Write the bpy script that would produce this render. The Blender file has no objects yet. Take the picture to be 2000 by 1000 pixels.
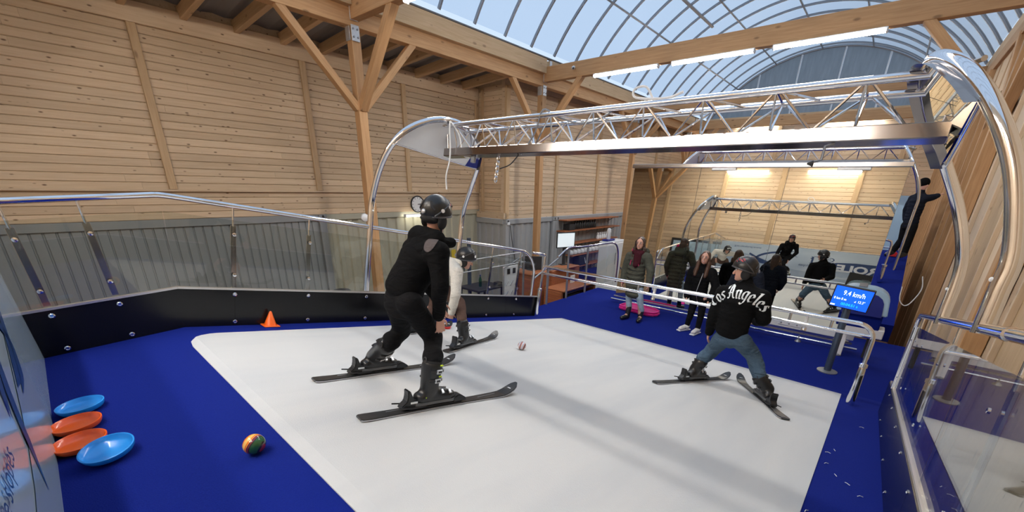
import bpy, bmesh, math, random
import numpy as np
from mathutils import Vector, Matrix

random.seed(7)
sc = bpy.context.scene
COL = sc.collection

# ---------------------------------------------------------------- camera
EYE = np.array([0.0, 0.0, 2.392])
FPX, PX0, PY0 = 802.69, 1015.52, 676.63        # focal length and optical centre for a 2000x1000 frame
def _cam_axes(pitch, roll, yaw):
    cy, sy, cp, sp = math.cos(yaw), math.sin(yaw), math.cos(pitch), math.sin(pitch)
    f = np.array([sy*cp, cy*cp, -sp]); r = np.array([cy, -sy, 0.0]); u = np.cross(r, f)
    cr, sr = math.cos(roll), math.sin(roll)
    return cr*r + sr*u, -sr*r + cr*u, f
CR, CU, CF = _cam_axes(0.373409, 0.027954, -0.694378)
cam = bpy.data.cameras.new('camera')
cam.sensor_width = 36.0
cam.lens = FPX*36.0/2000.0
cam.shift_x = -(PX0-1000.0)/2000.0
cam.shift_y = (PY0-500.0)/2000.0
cam.clip_start = 0.02
camo = bpy.data.objects.new('camera', cam); COL.objects.link(camo)
camo.matrix_world = Matrix(((CR[0], CU[0], -CF[0], EYE[0]), (CR[1], CU[1], -CF[1], EYE[1]), (CR[2], CU[2], -CF[2], EYE[2]), (0, 0, 0, 1)))
sc.camera = camo

# ---------------------------------------------------------------- sky, light, exposure
TUBE_POWER = 62.0
w = bpy.data.worlds.new('overcast'); sc.world = w; w.use_nodes = True
bg = w.node_tree.nodes['Background']
bg.inputs['Color'].default_value = (0.64, 0.79, 1.0, 1); bg.inputs['Strength'].default_value = .78
sc.view_settings.view_transform = 'Standard'; sc.view_settings.look = 'None'
sc.view_settings.gamma = 1.0; sc.view_settings.use_curve_mapping = False
sc.view_settings.exposure = 0.42
try:
    sc.cycles.use_denoising = True
    sc.cycles.max_bounces = 7; sc.cycles.transparent_max_bounces = 14
    sc.cycles.sample_clamp_indirect = 6.0
except Exception: pass
pl = bpy.data.lights.new('sky_portal', 'AREA'); pl.shape = 'RECTANGLE'; pl.size = 8.8; pl.size_y = 25.2
pl.cycles.is_portal = True
plo = bpy.data.objects.new('sky_portal', pl); COL.objects.link(plo); plo.location = (-3.4, 10.7, 5.62)

# ---------------------------------------------------------------- frames of reference
B2 = np.array([0.99969628, -0.02464435, 0.0])                 # across the slope, to the right
SD = np.array([0.02420568, 0.9819017, -0.18783805])           # down the slope
SN = np.array([0.00462915, 0.187781, 0.98220001])             # out of the slope
FD = np.array([0.02461241, 0.99840077, 0.05089343])           # along the upper platform
FN = np.cross(B2, FD)
HC = 1.15
def sim(u, v, w_=0.0): return EYE + u*B2 + v*SD + (w_-HC)*SN  # belt coordinates -> world
VB = 0.874                                                    # where platform and slope meet
def plat(u, s, w_=0.0): return EYE + u*B2 + VB*SD - HC*SN + s*FD + w_*FN
def ray(x, y): return ((x-PX0)/FPX)*CR - ((y-PY0)/FPX)*CU + CF
def PY(x, y, Y): d = ray(x, y); return EYE + d*(Y/d[1])
def PXX(x, y, X): d = ray(x, y); return EYE + d*(X/d[0])
def SP(x, y, w_=0.0): d = ray(x, y); return EYE + d*((w_-HC)/(d@SN))
def nrm(a): a = np.asarray(a, float); return a/np.linalg.norm(a)
V3 = lambda *a: np.array(a, float)

# ---------------------------------------------------------------- materials
MATS = {}
def _new(name):
    m = bpy.data.materials.new(name); m.use_nodes = True
    nt = m.node_tree; b = nt.nodes['Principled BSDF']; MATS[name] = m
    return m, nt, b
def _n(nt, t, **kw):
    n = nt.nodes.new(t)
    for k, v in kw.items():
        if k in n.inputs: n.inputs[k].default_value = v
        else: setattr(n, k, v)
    return n
def _mix(nt, fac, a, b, blend='MIX'):
    n = nt.nodes.new('ShaderNodeMix'); n.data_type = 'RGBA'; n.blend_type = blend
    for s, v in ((n.inputs[0], fac), (n.inputs[6], a), (n.inputs[7], b)):
        if hasattr(v, 'is_linked') or hasattr(v, 'links'): nt.links.new(v, s)
        elif isinstance(v, (int, float)): s.default_value = v
        else: s.default_value = (*v, 1) if len(v) == 3 else v
    return n.outputs[2]
def plain(name, col, rough=0.5, metal=0.0, noise=0.0, scale=40.0, bump=0.0, spec=0.5, coat=0.0):
    m, nt, b = _new(name)
    b.inputs['Base Color'].default_value = (*col, 1); b.inputs['Roughness'].default_value = rough
    b.inputs['Metallic'].default_value = metal; b.inputs['Specular IOR Level'].default_value = spec
    b.inputs['Coat Weight'].default_value = coat
    if noise or bump:
        tc = _n(nt, 'ShaderNodeTexCoord'); nz = _n(nt, 'ShaderNodeTexNoise', Scale=scale, Detail=4.0)
        nt.links.new(tc.outputs['Object'], nz.inputs['Vector'])
        if noise:
            c = _mix(nt, nz.outputs['Fac'], tuple(x*(1-noise) for x in col), tuple(min(1, x*(1+noise)) for x in col))
            nt.links.new(c, b.inputs['Base Color'])
        if bump:
            bp = _n(nt, 'ShaderNodeBump', Strength=bump, Distance=0.01)
            nt.links.new(nz.outputs['Fac'], bp.inputs['Height']); nt.links.new(bp.outputs['Normal'], b.inputs['Normal'])
    return m
def wood(name, light, dark, knot=0.5, rough=0.6, spec=0.3, kscale=1.0):
    # pine: long grain along local X, sparse knots, a random tone for each board
    m, nt, b = _new(name)
    tc = _n(nt, 'ShaderNodeTexCoord'); oi = _n(nt, 'ShaderNodeObjectInfo')
    mul = _n(nt, 'ShaderNodeMath', operation='MULTIPLY'); mul.inputs[1].default_value = 37.0
    nt.links.new(oi.outputs['Random'], mul.inputs[0])
    add = _n(nt, 'ShaderNodeVectorMath', operation='ADD')
    nt.links.new(tc.outputs['Object'], add.inputs[0]); nt.links.new(mul.outputs[0], add.inputs[1])
    mp = _n(nt, 'ShaderNodeMapping'); mp.inputs['Scale'].default_value = (1.2, 22.0, 22.0)
    nt.links.new(add.outputs[0], mp.inputs['Vector'])
    nz = _n(nt, 'ShaderNodeTexNoise', Scale=1.6, Detail=5.0, Distortion=0.6)
    nt.links.new(mp.outputs[0], nz.inputs['Vector'])
    ramp = _n(nt, 'ShaderNodeValToRGB'); ramp.color_ramp.elements[0].position = .33; ramp.color_ramp.elements[1].position = .72
    ramp.color_ramp.elements[0].color = (*light, 1); ramp.color_ramp.elements[1].color = (*dark, 1)
    nt.links.new(nz.outputs['Fac'], ramp.inputs['Fac'])
    mp2 = _n(nt, 'ShaderNodeMapping'); mp2.inputs['Scale'].default_value = (2.6*kscale, 6.0*kscale, 6.0*kscale)
    nt.links.new(add.outputs[0], mp2.inputs['Vector'])
    vo = _n(nt, 'ShaderNodeTexVoronoi', Scale=1.15)
    nt.links.new(mp2.outputs[0], vo.inputs['Vector'])
    kr = _n(nt, 'ShaderNodeValToRGB'); kr.color_ramp.elements[0].position = .07; kr.color_ramp.elements[1].position = .15
    kr.color_ramp.elements[0].color = (1, 1, 1, 1); kr.color_ramp.elements[1].color = (0, 0, 0, 1)
    nt.links.new(vo.outputs['Distance'], kr.inputs['Fac'])
    km = _n(nt, 'ShaderNodeMath', operation='MULTIPLY'); km.inputs[1].default_value = knot
    nt.links.new(kr.outputs['Color'], km.inputs[0])
    c = _mix(nt, km.outputs[0], ramp.outputs['Color'], (0.12, 0.055, 0.025))
    hs = _n(nt, 'ShaderNodeHueSaturation')
    mr = _n(nt, 'ShaderNodeMapRange'); mr.inputs[3].default_value = .86; mr.inputs[4].default_value = 1.1
    nt.links.new(oi.outputs['Random'], mr.inputs[0]); nt.links.new(mr.outputs[0], hs.inputs['Value'])
    nt.links.new(c, hs.inputs['Color']); nt.links.new(hs.outputs[0], b.inputs['Base Color'])
    b.inputs['Roughness'].default_value = rough; b.inputs['Specular IOR Level'].default_value = spec
    bp = _n(nt, 'ShaderNodeBump', Strength=.12, Distance=.004); nt.links.new(nz.outputs['Fac'], bp.inputs['Height'])
    nt.links.new(bp.outputs['Normal'], b.inputs['Normal'])
    return m
def glassy(name, tint=(.9, .95, .95), gloss=(1, 1, 1), rough=0.01, haze=0.0, ior=1.5):
    m, nt, b = _new(name); nt.nodes.remove(b); out = nt.nodes['Material Output']
    tr = _n(nt, 'ShaderNodeBsdfTransparent'); tr.inputs['Color'].default_value = (*tint, 1)
    gl = _n(nt, 'ShaderNodeBsdfGlossy'); gl.inputs['Color'].default_value = (*gloss, 1); gl.inputs['Roughness'].default_value = rough
    # Schlick reflectance, the same from both sides of the sheet
    lw = _n(nt, 'ShaderNodeLayerWeight'); lw.inputs[0].default_value = .5; mx = _n(nt, 'ShaderNodeMixShader')
    pw = _n(nt, 'ShaderNodeMath', operation='POWER'); pw.inputs[1].default_value = 5.0; nt.links.new(lw.outputs['Facing'], pw.inputs[0])
    f0 = ((ior-1)/(ior+1))**2; ma = _n(nt, 'ShaderNodeMath', operation='MULTIPLY_ADD'); ma.inputs[1].default_value = 1-f0; ma.inputs[2].default_value = f0
    nt.links.new(pw.outputs[0], ma.inputs[0]); nt.links.new(ma.outputs[0], mx.inputs[0]); nt.links.new(tr.outputs[0], mx.inputs[1]); nt.links.new(gl.outputs[0], mx.inputs[2])
    last = mx.outputs[0]
    if haze:
        df = _n(nt, 'ShaderNodeBsdfDiffuse'); df.inputs['Color'].default_value = (.8, .85, .9, 1)
        m2 = _n(nt, 'ShaderNodeMixShader'); m2.inputs[0].default_value = haze
        nt.links.new(last, m2.inputs[1]); nt.links.new(df.outputs[0], m2.inputs[2]); last = m2.outputs[0]
    nt.links.new(last, out.inputs['Surface'])
    return m
def emit(name, col, strength):
    m, nt, b = _new(name)
    b.inputs['Base Color'].default_value = (*col, 1); b.inputs['Emission Color'].default_value = (*col, 1)
    b.inputs['Emission Strength'].default_value = strength
    return m
wood('pine_board', (.68, .525, .36), (.60, .445, .29), .85, kscale=1.45)
wood('pine_light', (.72, .56, .39), (.65, .485, .32), .6, kscale=1.45)
wood('timber', (.55, .33, .165), (.43, .24, .11), .6, kscale=.7)
wood('timber_pale', (.63, .45, .27), (.53, .36, .20), .5, kscale=.7)
wood('red_shelf', (.42, .16, .07), (.28, .09, .04), .2, rough=.4)
wood('counter_wood', (.36, .13, .055), (.24, .075, .035), .2, rough=.35)
plain('chrome', (.82, .82, .84), .09, 1.0)
plain('steel_brushed', (.50, .47, .45), .20, 1.0, noise=.08, scale=30)
plain('steel_reflect_dark', (.36, .32, .30), .16, 1.0)  # base colour darkened to stand for the dark surroundings the chrome reflects
plain('galvanised', (.62, .63, .64), .45, .7, noise=.15, scale=25)
plain('black_panel', (.006, .006, .007), .22, 0, spec=.35)
plain('white_paint', (.80, .80, .79), .4)
plain('white_plastic', (.78, .79, .80), .35)
plain('grey_metal', (.30, .31, .33), .4, .6)
plain('dark_rubber', (.02, .02, .022), .6)
plain('container_grey', (.36, .375, .385), .5, .1, noise=.06, scale=6)
plain('container_dark', (.27, .285, .29), .5, .1, noise=.06, scale=6)
plain('container_olive', (.43, .42, .33), .5, .1, noise=.06, scale=6)
plain('roof_sheet', (.24, .25, .28), .5, .3)
plain('alu_bar', (.30, .31, .33), .45, .5)
plain('ground_wood', (.22, .10, .05), .5, noise=.2, scale=8)
plain('ground_green', (.05, .085, .075), .8)
plain('orange_plastic', (1.0, .15, .01), .35)
plain('orange_disc', (.95, .12, .01), .22, coat=.3)
plain('blue_disc', (.015, .30, .82), .22, coat=.3)
plain('red_plastic', (.75, .03, .03), .4)
plain('pink_plastic', (.80, .04, .30), .3)
plain('pale_blue', (.42, .60, .75), .35)
plain('deep_blue', (.012, .022, .22), .5)
plain('navy_print', (.012, .05, .16), .4)
plain('skin', (.62, .34, .25), .5, noise=.06, scale=20)
plain('hair_dark', (.035, .016, .011), .45, noise=.4, scale=60, bump=.4)
plain('hair_brown', (.065, .028, .015), .45, noise=.4, scale=60, bump=.4)
plain('eye_white', (.7, .7, .7), .3)
plain('eye_dark', (.02, .015, .012), .2)
plain('lips', (.45, .10, .09), .4)
plain('helmet_black', (.010, .010, .011), .36, coat=.08)
plain('helmet_grey', (.05, .05, .055), .3)
plain('helmet_red', (.45, .015, .02), .3)
plain('padding', (.015, .015, .016), .9)
plain('boot_black', (.013, .013, .014), .32)
plain('boot_grey', (.10, .105, .11), .4)
plain('buckle', (.65, .65, .66), .3, .8)
plain('lime', (.55, .75, .02), .4)
plain('sign_yellow', (.75, .55, .03), .4)
plain('ski_top', (.025, .026, .028), .3, noise=.35, scale=14)
plain('ski_edge', (.55, .55, .56), .25, .9)
def fabric(name, col, scale=90, bump=.25, rough=.9, fold=.5):
    m, nt, b = _new(name)
    tc = _n(nt, 'ShaderNodeTexCoord')
    nz = _n(nt, 'ShaderNodeTexNoise', Scale=scale, Detail=3.0); nt.links.new(tc.outputs['Object'], nz.inputs['Vector'])
    mp = _n(nt, 'ShaderNodeMapping'); mp.inputs['Scale'].default_value = (5, 5, 13); nt.links.new(tc.outputs['Object'], mp.inputs['Vector'])
    n2 = _n(nt, 'ShaderNodeTexNoise', Scale=1.4, Detail=2.0, Distortion=1.4); nt.links.new(mp.outputs[0], n2.inputs['Vector'])
    c = _mix(nt, nz.outputs['Fac'], tuple(x*.8 for x in col), tuple(min(1, x*1.2) for x in col))
    nt.links.new(c, b.inputs['Base Color']); b.inputs['Roughness'].default_value = rough
    b.inputs['Specular IOR Level'].default_value = .08
    b1 = _n(nt, 'ShaderNodeBump', Strength=bump, Distance=.004); b2 = _n(nt, 'ShaderNodeBump', Strength=fold, Distance=.03)
    nt.links.new(nz.outputs['Fac'], b1.inputs['Height']); nt.links.new(n2.outputs['Fac'], b2.inputs['Height'])
    nt.links.new(b2.outputs['Normal'], b1.inputs['Normal']); nt.links.new(b1.outputs['Normal'], b.inputs['Normal'])
    return m
fabric('black_cotton', (.0065, .0065, .007))
fabric('black_fleece', (.0105, .0105, .0115))
fabric('cream_cotton', (.70, .67, .60))
fabric('brown_cotton', (.10, .062, .05))
fabric('denim', (.072, .115, .165), fold=1.0)
fabric('pale_denim', (.33, .42, .50), fold=.6)
fabric('olive_parka', (.075, .077, .060), fold=.7)
fabric('plum_scarf', (.055, .012, .018))
fabric('pink_lining', (.55, .04, .14))
fabric('grey_trim', (.10, .085, .085))
fabric('navy_coat', (.014, .017, .027), fold=.7)
fabric('white_leather', (.72, .70, .68), rough=.5)
# blue needle felt and the white belt
def felt():
    m, nt, b = _new('blue_carpet')
    tc = _n(nt, 'ShaderNodeTexCoord'); nz = _n(nt, 'ShaderNodeTexNoise', Scale=170.0, Detail=3.0)
    nt.links.new(tc.outputs['Object'], nz.inputs['Vector'])
    n2 = _n(nt, 'ShaderNodeTexNoise', Scale=2.2, Detail=3.0); nt.links.new(tc.outputs['Object'], n2.inputs['Vector'])
    c = _mix(nt, nz.outputs['Fac'], (.0025, .0075, .105), (.010, .025, .25))
    c2 = _mix(nt, n2.outputs['Fac'], c, (.0045, .0145, .185)); nt.links.new(c2, b.inputs['Base Color'])
    b.inputs['Roughness'].default_value = .95; b.inputs['Specular IOR Level'].default_value = .1
    bp = _n(nt, 'ShaderNodeBump', Strength=.5, Distance=.006); nt.links.new(nz.outputs['Fac'], bp.inputs['Height'])
    nt.links.new(bp.outputs['Normal'], b.inputs['Normal'])
felt()
def belt_mat():
    m, nt, b = _new('white_belt')
    tc = _n(nt, 'ShaderNodeTexCoord'); nz = _n(nt, 'ShaderNodeTexNoise', Scale=140.0, Detail=3.0)
    nt.links.new(tc.outputs['Object'], nz.inputs['Vector'])
    mp = _n(nt, 'ShaderNodeMapping'); mp.inputs['Scale'].default_value = (2.4, .35, 1); nt.links.new(tc.outputs['Object'], mp.inputs['Vector'])
    n2 = _n(nt, 'ShaderNodeTexNoise', Scale=1.2, Detail=4.0); nt.links.new(mp.outputs[0], n2.inputs['Vector'])
    rp = _n(nt, 'ShaderNodeValToRGB'); rp.color_ramp.elements[0].position = .35; rp.color_ramp.elements[1].position = .6
    rp.color_ramp.elements[0].color = (.51, .52, .525, 1); rp.color_ramp.elements[1].color = (.57, .57, .56, 1)
    nt.links.new(n2.outputs['Fac'], rp.inputs['Fac'])
    c = _mix(nt, .12, rp.outputs['Color'], nz.outputs['Color'], 'OVERLAY'); 
    nt.links.new(rp.outputs['Color'], b.inputs['Base Color']); b.inputs['Roughness'].default_value = .8
    bp = _n(nt, 'ShaderNodeBump', Strength=.35, Distance=.004); nt.links.new(nz.outputs['Fac'], bp.inputs['Height'])
    nt.links.new(bp.outputs['Normal'], b.inputs['Normal'])
belt_mat()
def marble(name, cols, sc_=3.0, dist=3.0):
    m, nt, b = _new(name)
    tc = _n(nt, 'ShaderNodeTexCoord'); wv = _n(nt, 'ShaderNodeTexWave', Scale=sc_, Distortion=dist, Detail=2.0); wv.inputs['Detail Scale'].default_value = 1.2
    nt.links.new(tc.outputs['Generated'], wv.inputs['Vector'])
    rp = _n(nt, 'ShaderNodeValToRGB'); rp.color_ramp.interpolation = 'CONSTANT'
    while len(rp.color_ramp.elements) < len(cols): rp.color_ramp.elements.new(.5)
    for i, c in enumerate(cols):
        rp.color_ramp.elements[i].position = i/len(cols); rp.color_ramp.elements[i].color = (*c, 1)
    nt.links.new(wv.outputs['Fac'], rp.inputs['Fac']); nt.links.new(rp.outputs['Color'], b.inputs['Base Color'])
    b.inputs['Roughness'].default_value = .2; b.inputs['Coat Weight'].default_value = .5
marble('ball_orange', [(.02, .10, .03), (.03, .02, .02), (.30, .02, .03), (.03, .02, .03), (.95, .30, .03), (.80, .12, .01), (.9, .5, .1)], .42, 3.2)
marble('ball_striped', [(.10, .10, .10), (.75, .10, .03), (.75, .78, .8), (.85, .25, .05), (.12, .28, .55), (.6, .65, .7)], .75, 1.6)
glassy('railing_glass', (.90, .92, .91), gloss=(1, 1, 1), ior=1.5)
glassy('skylight_pane', (.80, .86, .92), gloss=(.12, .13, .14), rough=.3, haze=.04)
glassy('bottle_glass', (.35, .62, .52), ior=1.45)
m, nt, b = _new('gable_pane'); b.inputs['Base Color'].default_value = (.10, .125, .145, 1); b.inputs['Roughness'].default_value = .35
tc = _n(nt, 'ShaderNodeTexCoord'); mp = _n(nt, 'ShaderNodeMapping'); mp.inputs['Scale'].default_value = (3, 1, .5); nt.links.new(tc.outputs['Object'], mp.inputs['Vector'])
nz = _n(nt, 'ShaderNodeTexNoise', Scale=3.0, Detail=5.0); nt.links.new(mp.outputs[0], nz.inputs['Vector'])
nt.links.new(_mix(nt, nz.outputs['Fac'], (.085, .105, .12), (.20, .23, .25)), b.inputs['Base Color'])
tp = _n(nt, 'ShaderNodeBsdfTransparent'); tp.inputs[0].default_value = (.8, .9, 1, 1); mx = _n(nt, 'ShaderNodeMixShader'); mx.inputs[0].default_value = .9
nt.links.new(tp.outputs[0], mx.inputs[1]); nt.links.new(b.outputs[0], mx.inputs[2]); nt.links.new(mx.outputs[0], nt.nodes['Material Output'].inputs['Surface'])
plain('edge_steel', (.72, .71, .69), .32, .85)
plain('mirror', (.72, .70, .62), .012, 1.0)
plain('banner_skin', (.58, .68, .75), .16, coat=.4)
plain('banner_shade', (.40, .50, .58), .18, coat=.3)
plain('print_white', (.80, .83, .84), .3)
emit('tube_glow', (1.0, .965, .91), TUBE_POWER)
emit('tube_glow_soft', (1.0, .95, .80), 9.0)
emit('screen_blue', (.004, .09, .85), 1.1)
emit('screen_white', (.85, .93, 1.0), 1.4)
emit('screen_cyan', (.02, .55, 1.0), 1.2)
emit('monitor_white', (.70, .78, .80), .42)

# ---------------------------------------------------------------- object helpers
WM = {}
def link(o, world, parent=None):
    COL.objects.link(o)
    if parent is not None:
        o.parent = parent; o.matrix_parent_inverse = WM[parent].inverted()
    o.matrix_basis = world; WM[o] = world.copy()
    return o
def tag(o, label=None, cat=None, group=None, kind=None):
    if label: o['label'] = label
    if cat: o['category'] = cat
    if group: o['group'] = group
    if kind: o['kind'] = kind
    return o
def empty(name, loc, label=None, cat=None, group=None, kind=None):
    o = bpy.data.objects.new(name, None); o.empty_display_size = .1
    link(o, Matrix.Translation(Vector(loc)))
    return tag(o, label, cat, group, kind)
def mesh_of(name, verts, faces, mat, smooth=False):
    me = bpy.data.meshes.new(name); me.from_pydata([tuple(map(float, v)) for v in verts], [], faces)
    if mat: me.materials.append(MATS[mat])
    if smooth: me.shade_smooth()
    me.update(); return me
def add(name, verts, faces, mat, parent=None, smooth=False, origin=None, auto=None):
    vs = np.asarray(verts, float)
    o0 = vs.mean(axis=0) if origin is None else np.asarray(origin, float)
    me = mesh_of(name, vs-o0, faces, mat, smooth)
    if auto:
        try: me.set_sharp_from_angle(angle=auto)
        except Exception: pass
    o = bpy.data.objects.new(name, me)
    return link(o, Matrix.Translation(Vector(o0)), parent)
def frame(o, x, y, z):
    return Matrix(((x[0], y[0], z[0], o[0]), (x[1], y[1], z[1], o[1]), (x[2], y[2], z[2], o[2]), (0, 0, 0, 1)))
BOXC = {}
def box_mesh(dx, dy, dz, mat, bev=0.0):
    key = (round(dx, 3), round(dy, 3), round(dz, 3), mat, bev)
    if key in BOXC: return BOXC[key]
    bm = bmesh.new(); bmesh.ops.create_cube(bm, size=1.0)
    for v in bm.verts: v.co = Vector((v.co.x*dx, v.co.y*dy, v.co.z*dz))
    if bev: bmesh.ops.bevel(bm, geom=bm.edges[:], offset=bev, segments=1 if bev < .015 else 2, affect='EDGES', profile=.5)
    me = bpy.data.meshes.new('box'); bm.to_mesh(me); bm.free(); me.materials.append(MATS[mat]); BOXC[key] = me
    return me
def box(name, c, d, mat, parent=None, bev=0.004, axes=None):
    o = bpy.data.objects.new(name, box_mesh(*d, mat, bev))
    M = Matrix.Translation(Vector(c)) if axes is None else frame(c, *axes)
    return link(o, M, parent)
def beam(name, a, b_, w_, h_, mat, parent=None, up=(0, 0, 1), bev=0.006):
    # squared timber from a to b, local X along it
    a = np.asarray(a, float); b_ = np.asarray(b_, float); L = np.linalg.norm(b_-a); x = (b_-a)/L
    up = np.asarray(up, float)
    if abs(x@up) > .98: up = np.array([0., 1., 0.])
    y = nrm(np.cross(up, x)); z = np.cross(x, y)
    return box(name, (a+b_)/2, (L, w_, h_), mat, parent, bev, (x, y, z))
def smooth_path(pts, n=8):
    P = [np.asarray(p, float) for p in pts]; out = []
    Q = [2*P[0]-P[1]]+P+[2*P[-1]-P[-2]]
    for i in range(1, len(Q)-2):
        for k in range(n):
            t = k/n; p0, p1, p2, p3 = Q[i-1:i+3]
            out.append(.5*((2*p1)+(-p0+p2)*t+(2*p0-5*p1+4*p2-p3)*t*t+(-p0+3*p1-3*p2+p3)*t**3))
    out.append(P[-1]); return out
def tube_geo(pts, r, seg=10, cap=True, r_end=None):
    P = [np.asarray(p, float) for p in pts]; n = len(P); vs = []; fs = []
    t0 = nrm(P[1]-P[0]); ref = np.array([0, 0, 1.]) if abs(t0[2]) < .9 else np.array([1., 0, 0])
    u = nrm(np.cross(t0, ref))
    for i in range(n):
        t = nrm(P[min(i+1, n-1)]-P[max(i-1, 0)]); u = nrm(u-t*(u@t)); v = np.cross(t, u)
        rr = r[i] if isinstance(r, (list, tuple, np.ndarray)) else (r if r_end is None else r+(r_end-r)*i/(n-1))
        for k in range(seg):
            a = 2*math.pi*k/seg; vs.append(P[i]+rr*(math.cos(a)*u+math.sin(a)*v))
    for i in range(n-1):
        for k in range(seg):
            k2 = (k+1) % seg; fs.append((i*seg+k, i*seg+k2, (i+1)*seg+k2, (i+1)*seg+k))
    if cap: fs.append(tuple(range(seg))[::-1]); fs.append(tuple((n-1)*seg+k for k in range(seg)))
    return vs, fs
def tube(name, pts, r, mat, parent=None, seg=10, r_end=None):
    vs, fs = tube_geo(pts, r, seg, True, r_end)
    return add(name, vs, fs, mat, parent, True, auto=.9)
RODC = {}
def rod(name, a, b_, r, mat, parent=None, seg=8):
    # straight bar, mesh shared between bars of one size
    a = np.asarray(a, float); b_ = np.asarray(b_, float); L = round(float(np.linalg.norm(b_-a)), 3)
    key = (L, r, mat, seg)
    if key not in RODC:
        vs, fs = tube_geo([(0, 0, -L/2), (0, 0, L/2)], r, seg); me = mesh_of('rod', vs, fs, mat, True)
        me.set_sharp_from_angle(angle=.9); RODC[key] = me
    z = nrm(b_-a); x = nrm(np.cross(z, [0, 0, 1.] if abs(z[2]) < .9 else [1., 0, 0])); y = np.cross(z, x)
    return link(bpy.data.objects.new(name, RODC[key]), frame((a+b_)/2, x, y, z), parent)
def lathe(name, prof, c, mat, parent=None, seg=20, axis=(0, 0, 1), smooth=True):
    z = nrm(axis); x = nrm(np.cross(z, [0, 1., 0] if abs(z[1]) < .9 else [1., 0, 0])); y = np.cross(z, x)
    vs = []; fs = []; n = len(prof)
    for r, h_ in prof:
        for k in range(seg):
            a = 2*math.pi*k/seg; vs.append(np.asarray(c)+r*(math.cos(a)*x+math.sin(a)*y)+h_*z)
    for i in range(n-1):
        for k in range(seg):
            k2 = (k+1) % seg; fs.append((i*seg+k, i*seg+k2, (i+1)*seg+k2, (i+1)*seg+k))
    fs.append(tuple(range(seg))[::-1]); fs.append(tuple((n-1)*seg+k for k in range(seg)))
    return add(name, vs, fs, mat, parent, smooth, origin=c, auto=.7)
def prism(name, poly, thick, fr, mat, parent=None, bev=0.0):
    # outline poly (x,y) in frame fr=(o,x,y,z), extruded along z
    o, x, y, z = [np.asarray(a, float) for a in fr]; n = len(poly)
    vs = [o+p[0]*x+p[1]*y for p in poly]+[o+p[0]*x+p[1]*y+thick*z for p in poly]
    fs = [tuple(range(n))[::-1], tuple(range(n, 2*n))]+[(i, (i+1) % n, n+(i+1) % n, n+i) for i in range(n)]
    ob = add(name, vs, fs, mat, parent)
    bm = bmesh.new(); bm.from_mesh(ob.data); bmesh.ops.recalc_face_normals(bm, faces=bm.faces)
    if bev: bmesh.ops.bevel(bm, geom=[e for e in bm.edges if e.calc_length() > bev*2.5], offset=bev, segments=2, affect='EDGES')
    bm.to_mesh(ob.data); bm.free()
    return ob
def text_geo(s, size=1.0, bold=0.0):
    cu = bpy.data.curves.new('t', 'FONT'); cu.body = s; cu.size = size; cu.offset = bold; cu.align_x = 'LEFT'; cu.resolution_u = 3
    ob = bpy.data.objects.new('t', cu); COL.objects.link(ob)
    me = bpy.data.meshes.new_from_object(ob); vs = np.array([v.co[:] for v in me.vertices]); fs = [tuple(p.vertices) for p in me.polygons]
    bpy.data.objects.remove(ob); bpy.data.curves.remove(cu); bpy.data.meshes.remove(me)
    return vs, fs
def text(name, s, size, fr, mat, parent, width=None, lift=.002, shear=0.0, bold=0.0):
    vs, fs = text_geo(s, size, bold); o, x, y, z = [np.asarray(a, float) for a in fr]
    if width: vs[:, 0] *= width/(vs[:, 0].max()-vs[:, 0].min())
    vs[:, 0] += shear*vs[:, 1]
    return add(name, [o+v[0]*x+v[1]*y+lift*z for v in vs], fs, mat, parent)
PLC = {}
def plank(name, c, L, h_, mat, parent, axes, t=.022, ch=.012):
    # board with chamfered long edges: X along, Y up the wall, Z out of the wall
    key = (round(L, 2), round(h_, 3), mat)
    if key not in PLC:
        a, hh = L/2-.001, h_/2-.0015
        prof = [(-hh, -t), (hh, -t), (hh, -ch), (hh-ch*.8, 0), (-hh+ch*.8, 0), (-hh, -ch)]; n = 6
        vs = [(-a, y, z) for y, z in prof]+[(a, y, z) for y, z in prof]
        fs = [tuple(range(n))[::-1], tuple(range(n, 2*n))]+[(i, (i+1) % n, n+(i+1) % n, n+i) for i in range(n)]
        fs = [f[::-1] for f in fs]
        PLC[key] = mesh_of('plank', vs, fs, mat)
    return link(bpy.data.objects.new(name, PLC[key]), frame(c, *axes), parent)
def plank_wall(wall, p0, along, L, z0, z1, out, mat, rh=.125, lens=(3.2, 4.1, 4.8)):
    # rows of boards on a vertical wall face that starts at p0 and runs L along 'along'
    along = np.asarray(along, float); out = np.asarray(out, float); n = max(1, int(round((z1-z0)/rh))); rh = (z1-z0)/n
    for i in range(n):
        s = 0.0; k = i
        first = True
        while s < L-.05:
            l = lens[(k*7+i*3) % len(lens)]
            if first: l = l*(.45+.55*((i*37) % 10)/10.0); first = False
            l = round(l/.2)*.2
            if s+l > L-.6: l = L-s
            c = np.asarray(p0, float)+along*(s+l/2); c[2] = z0+(i+.5)*rh
            plank('plank', c, l, rh, mat, wall, (along, V3(0, 0, 1), np.cross(along, [0, 0, 1.])))
            s += l; k += 1
def quad_wall(name, pts, mat, kind='structure', parent=None):
    o = add(name, pts, [tuple(range(len(pts)))], mat, parent); tag(o, kind=kind); return o

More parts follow.
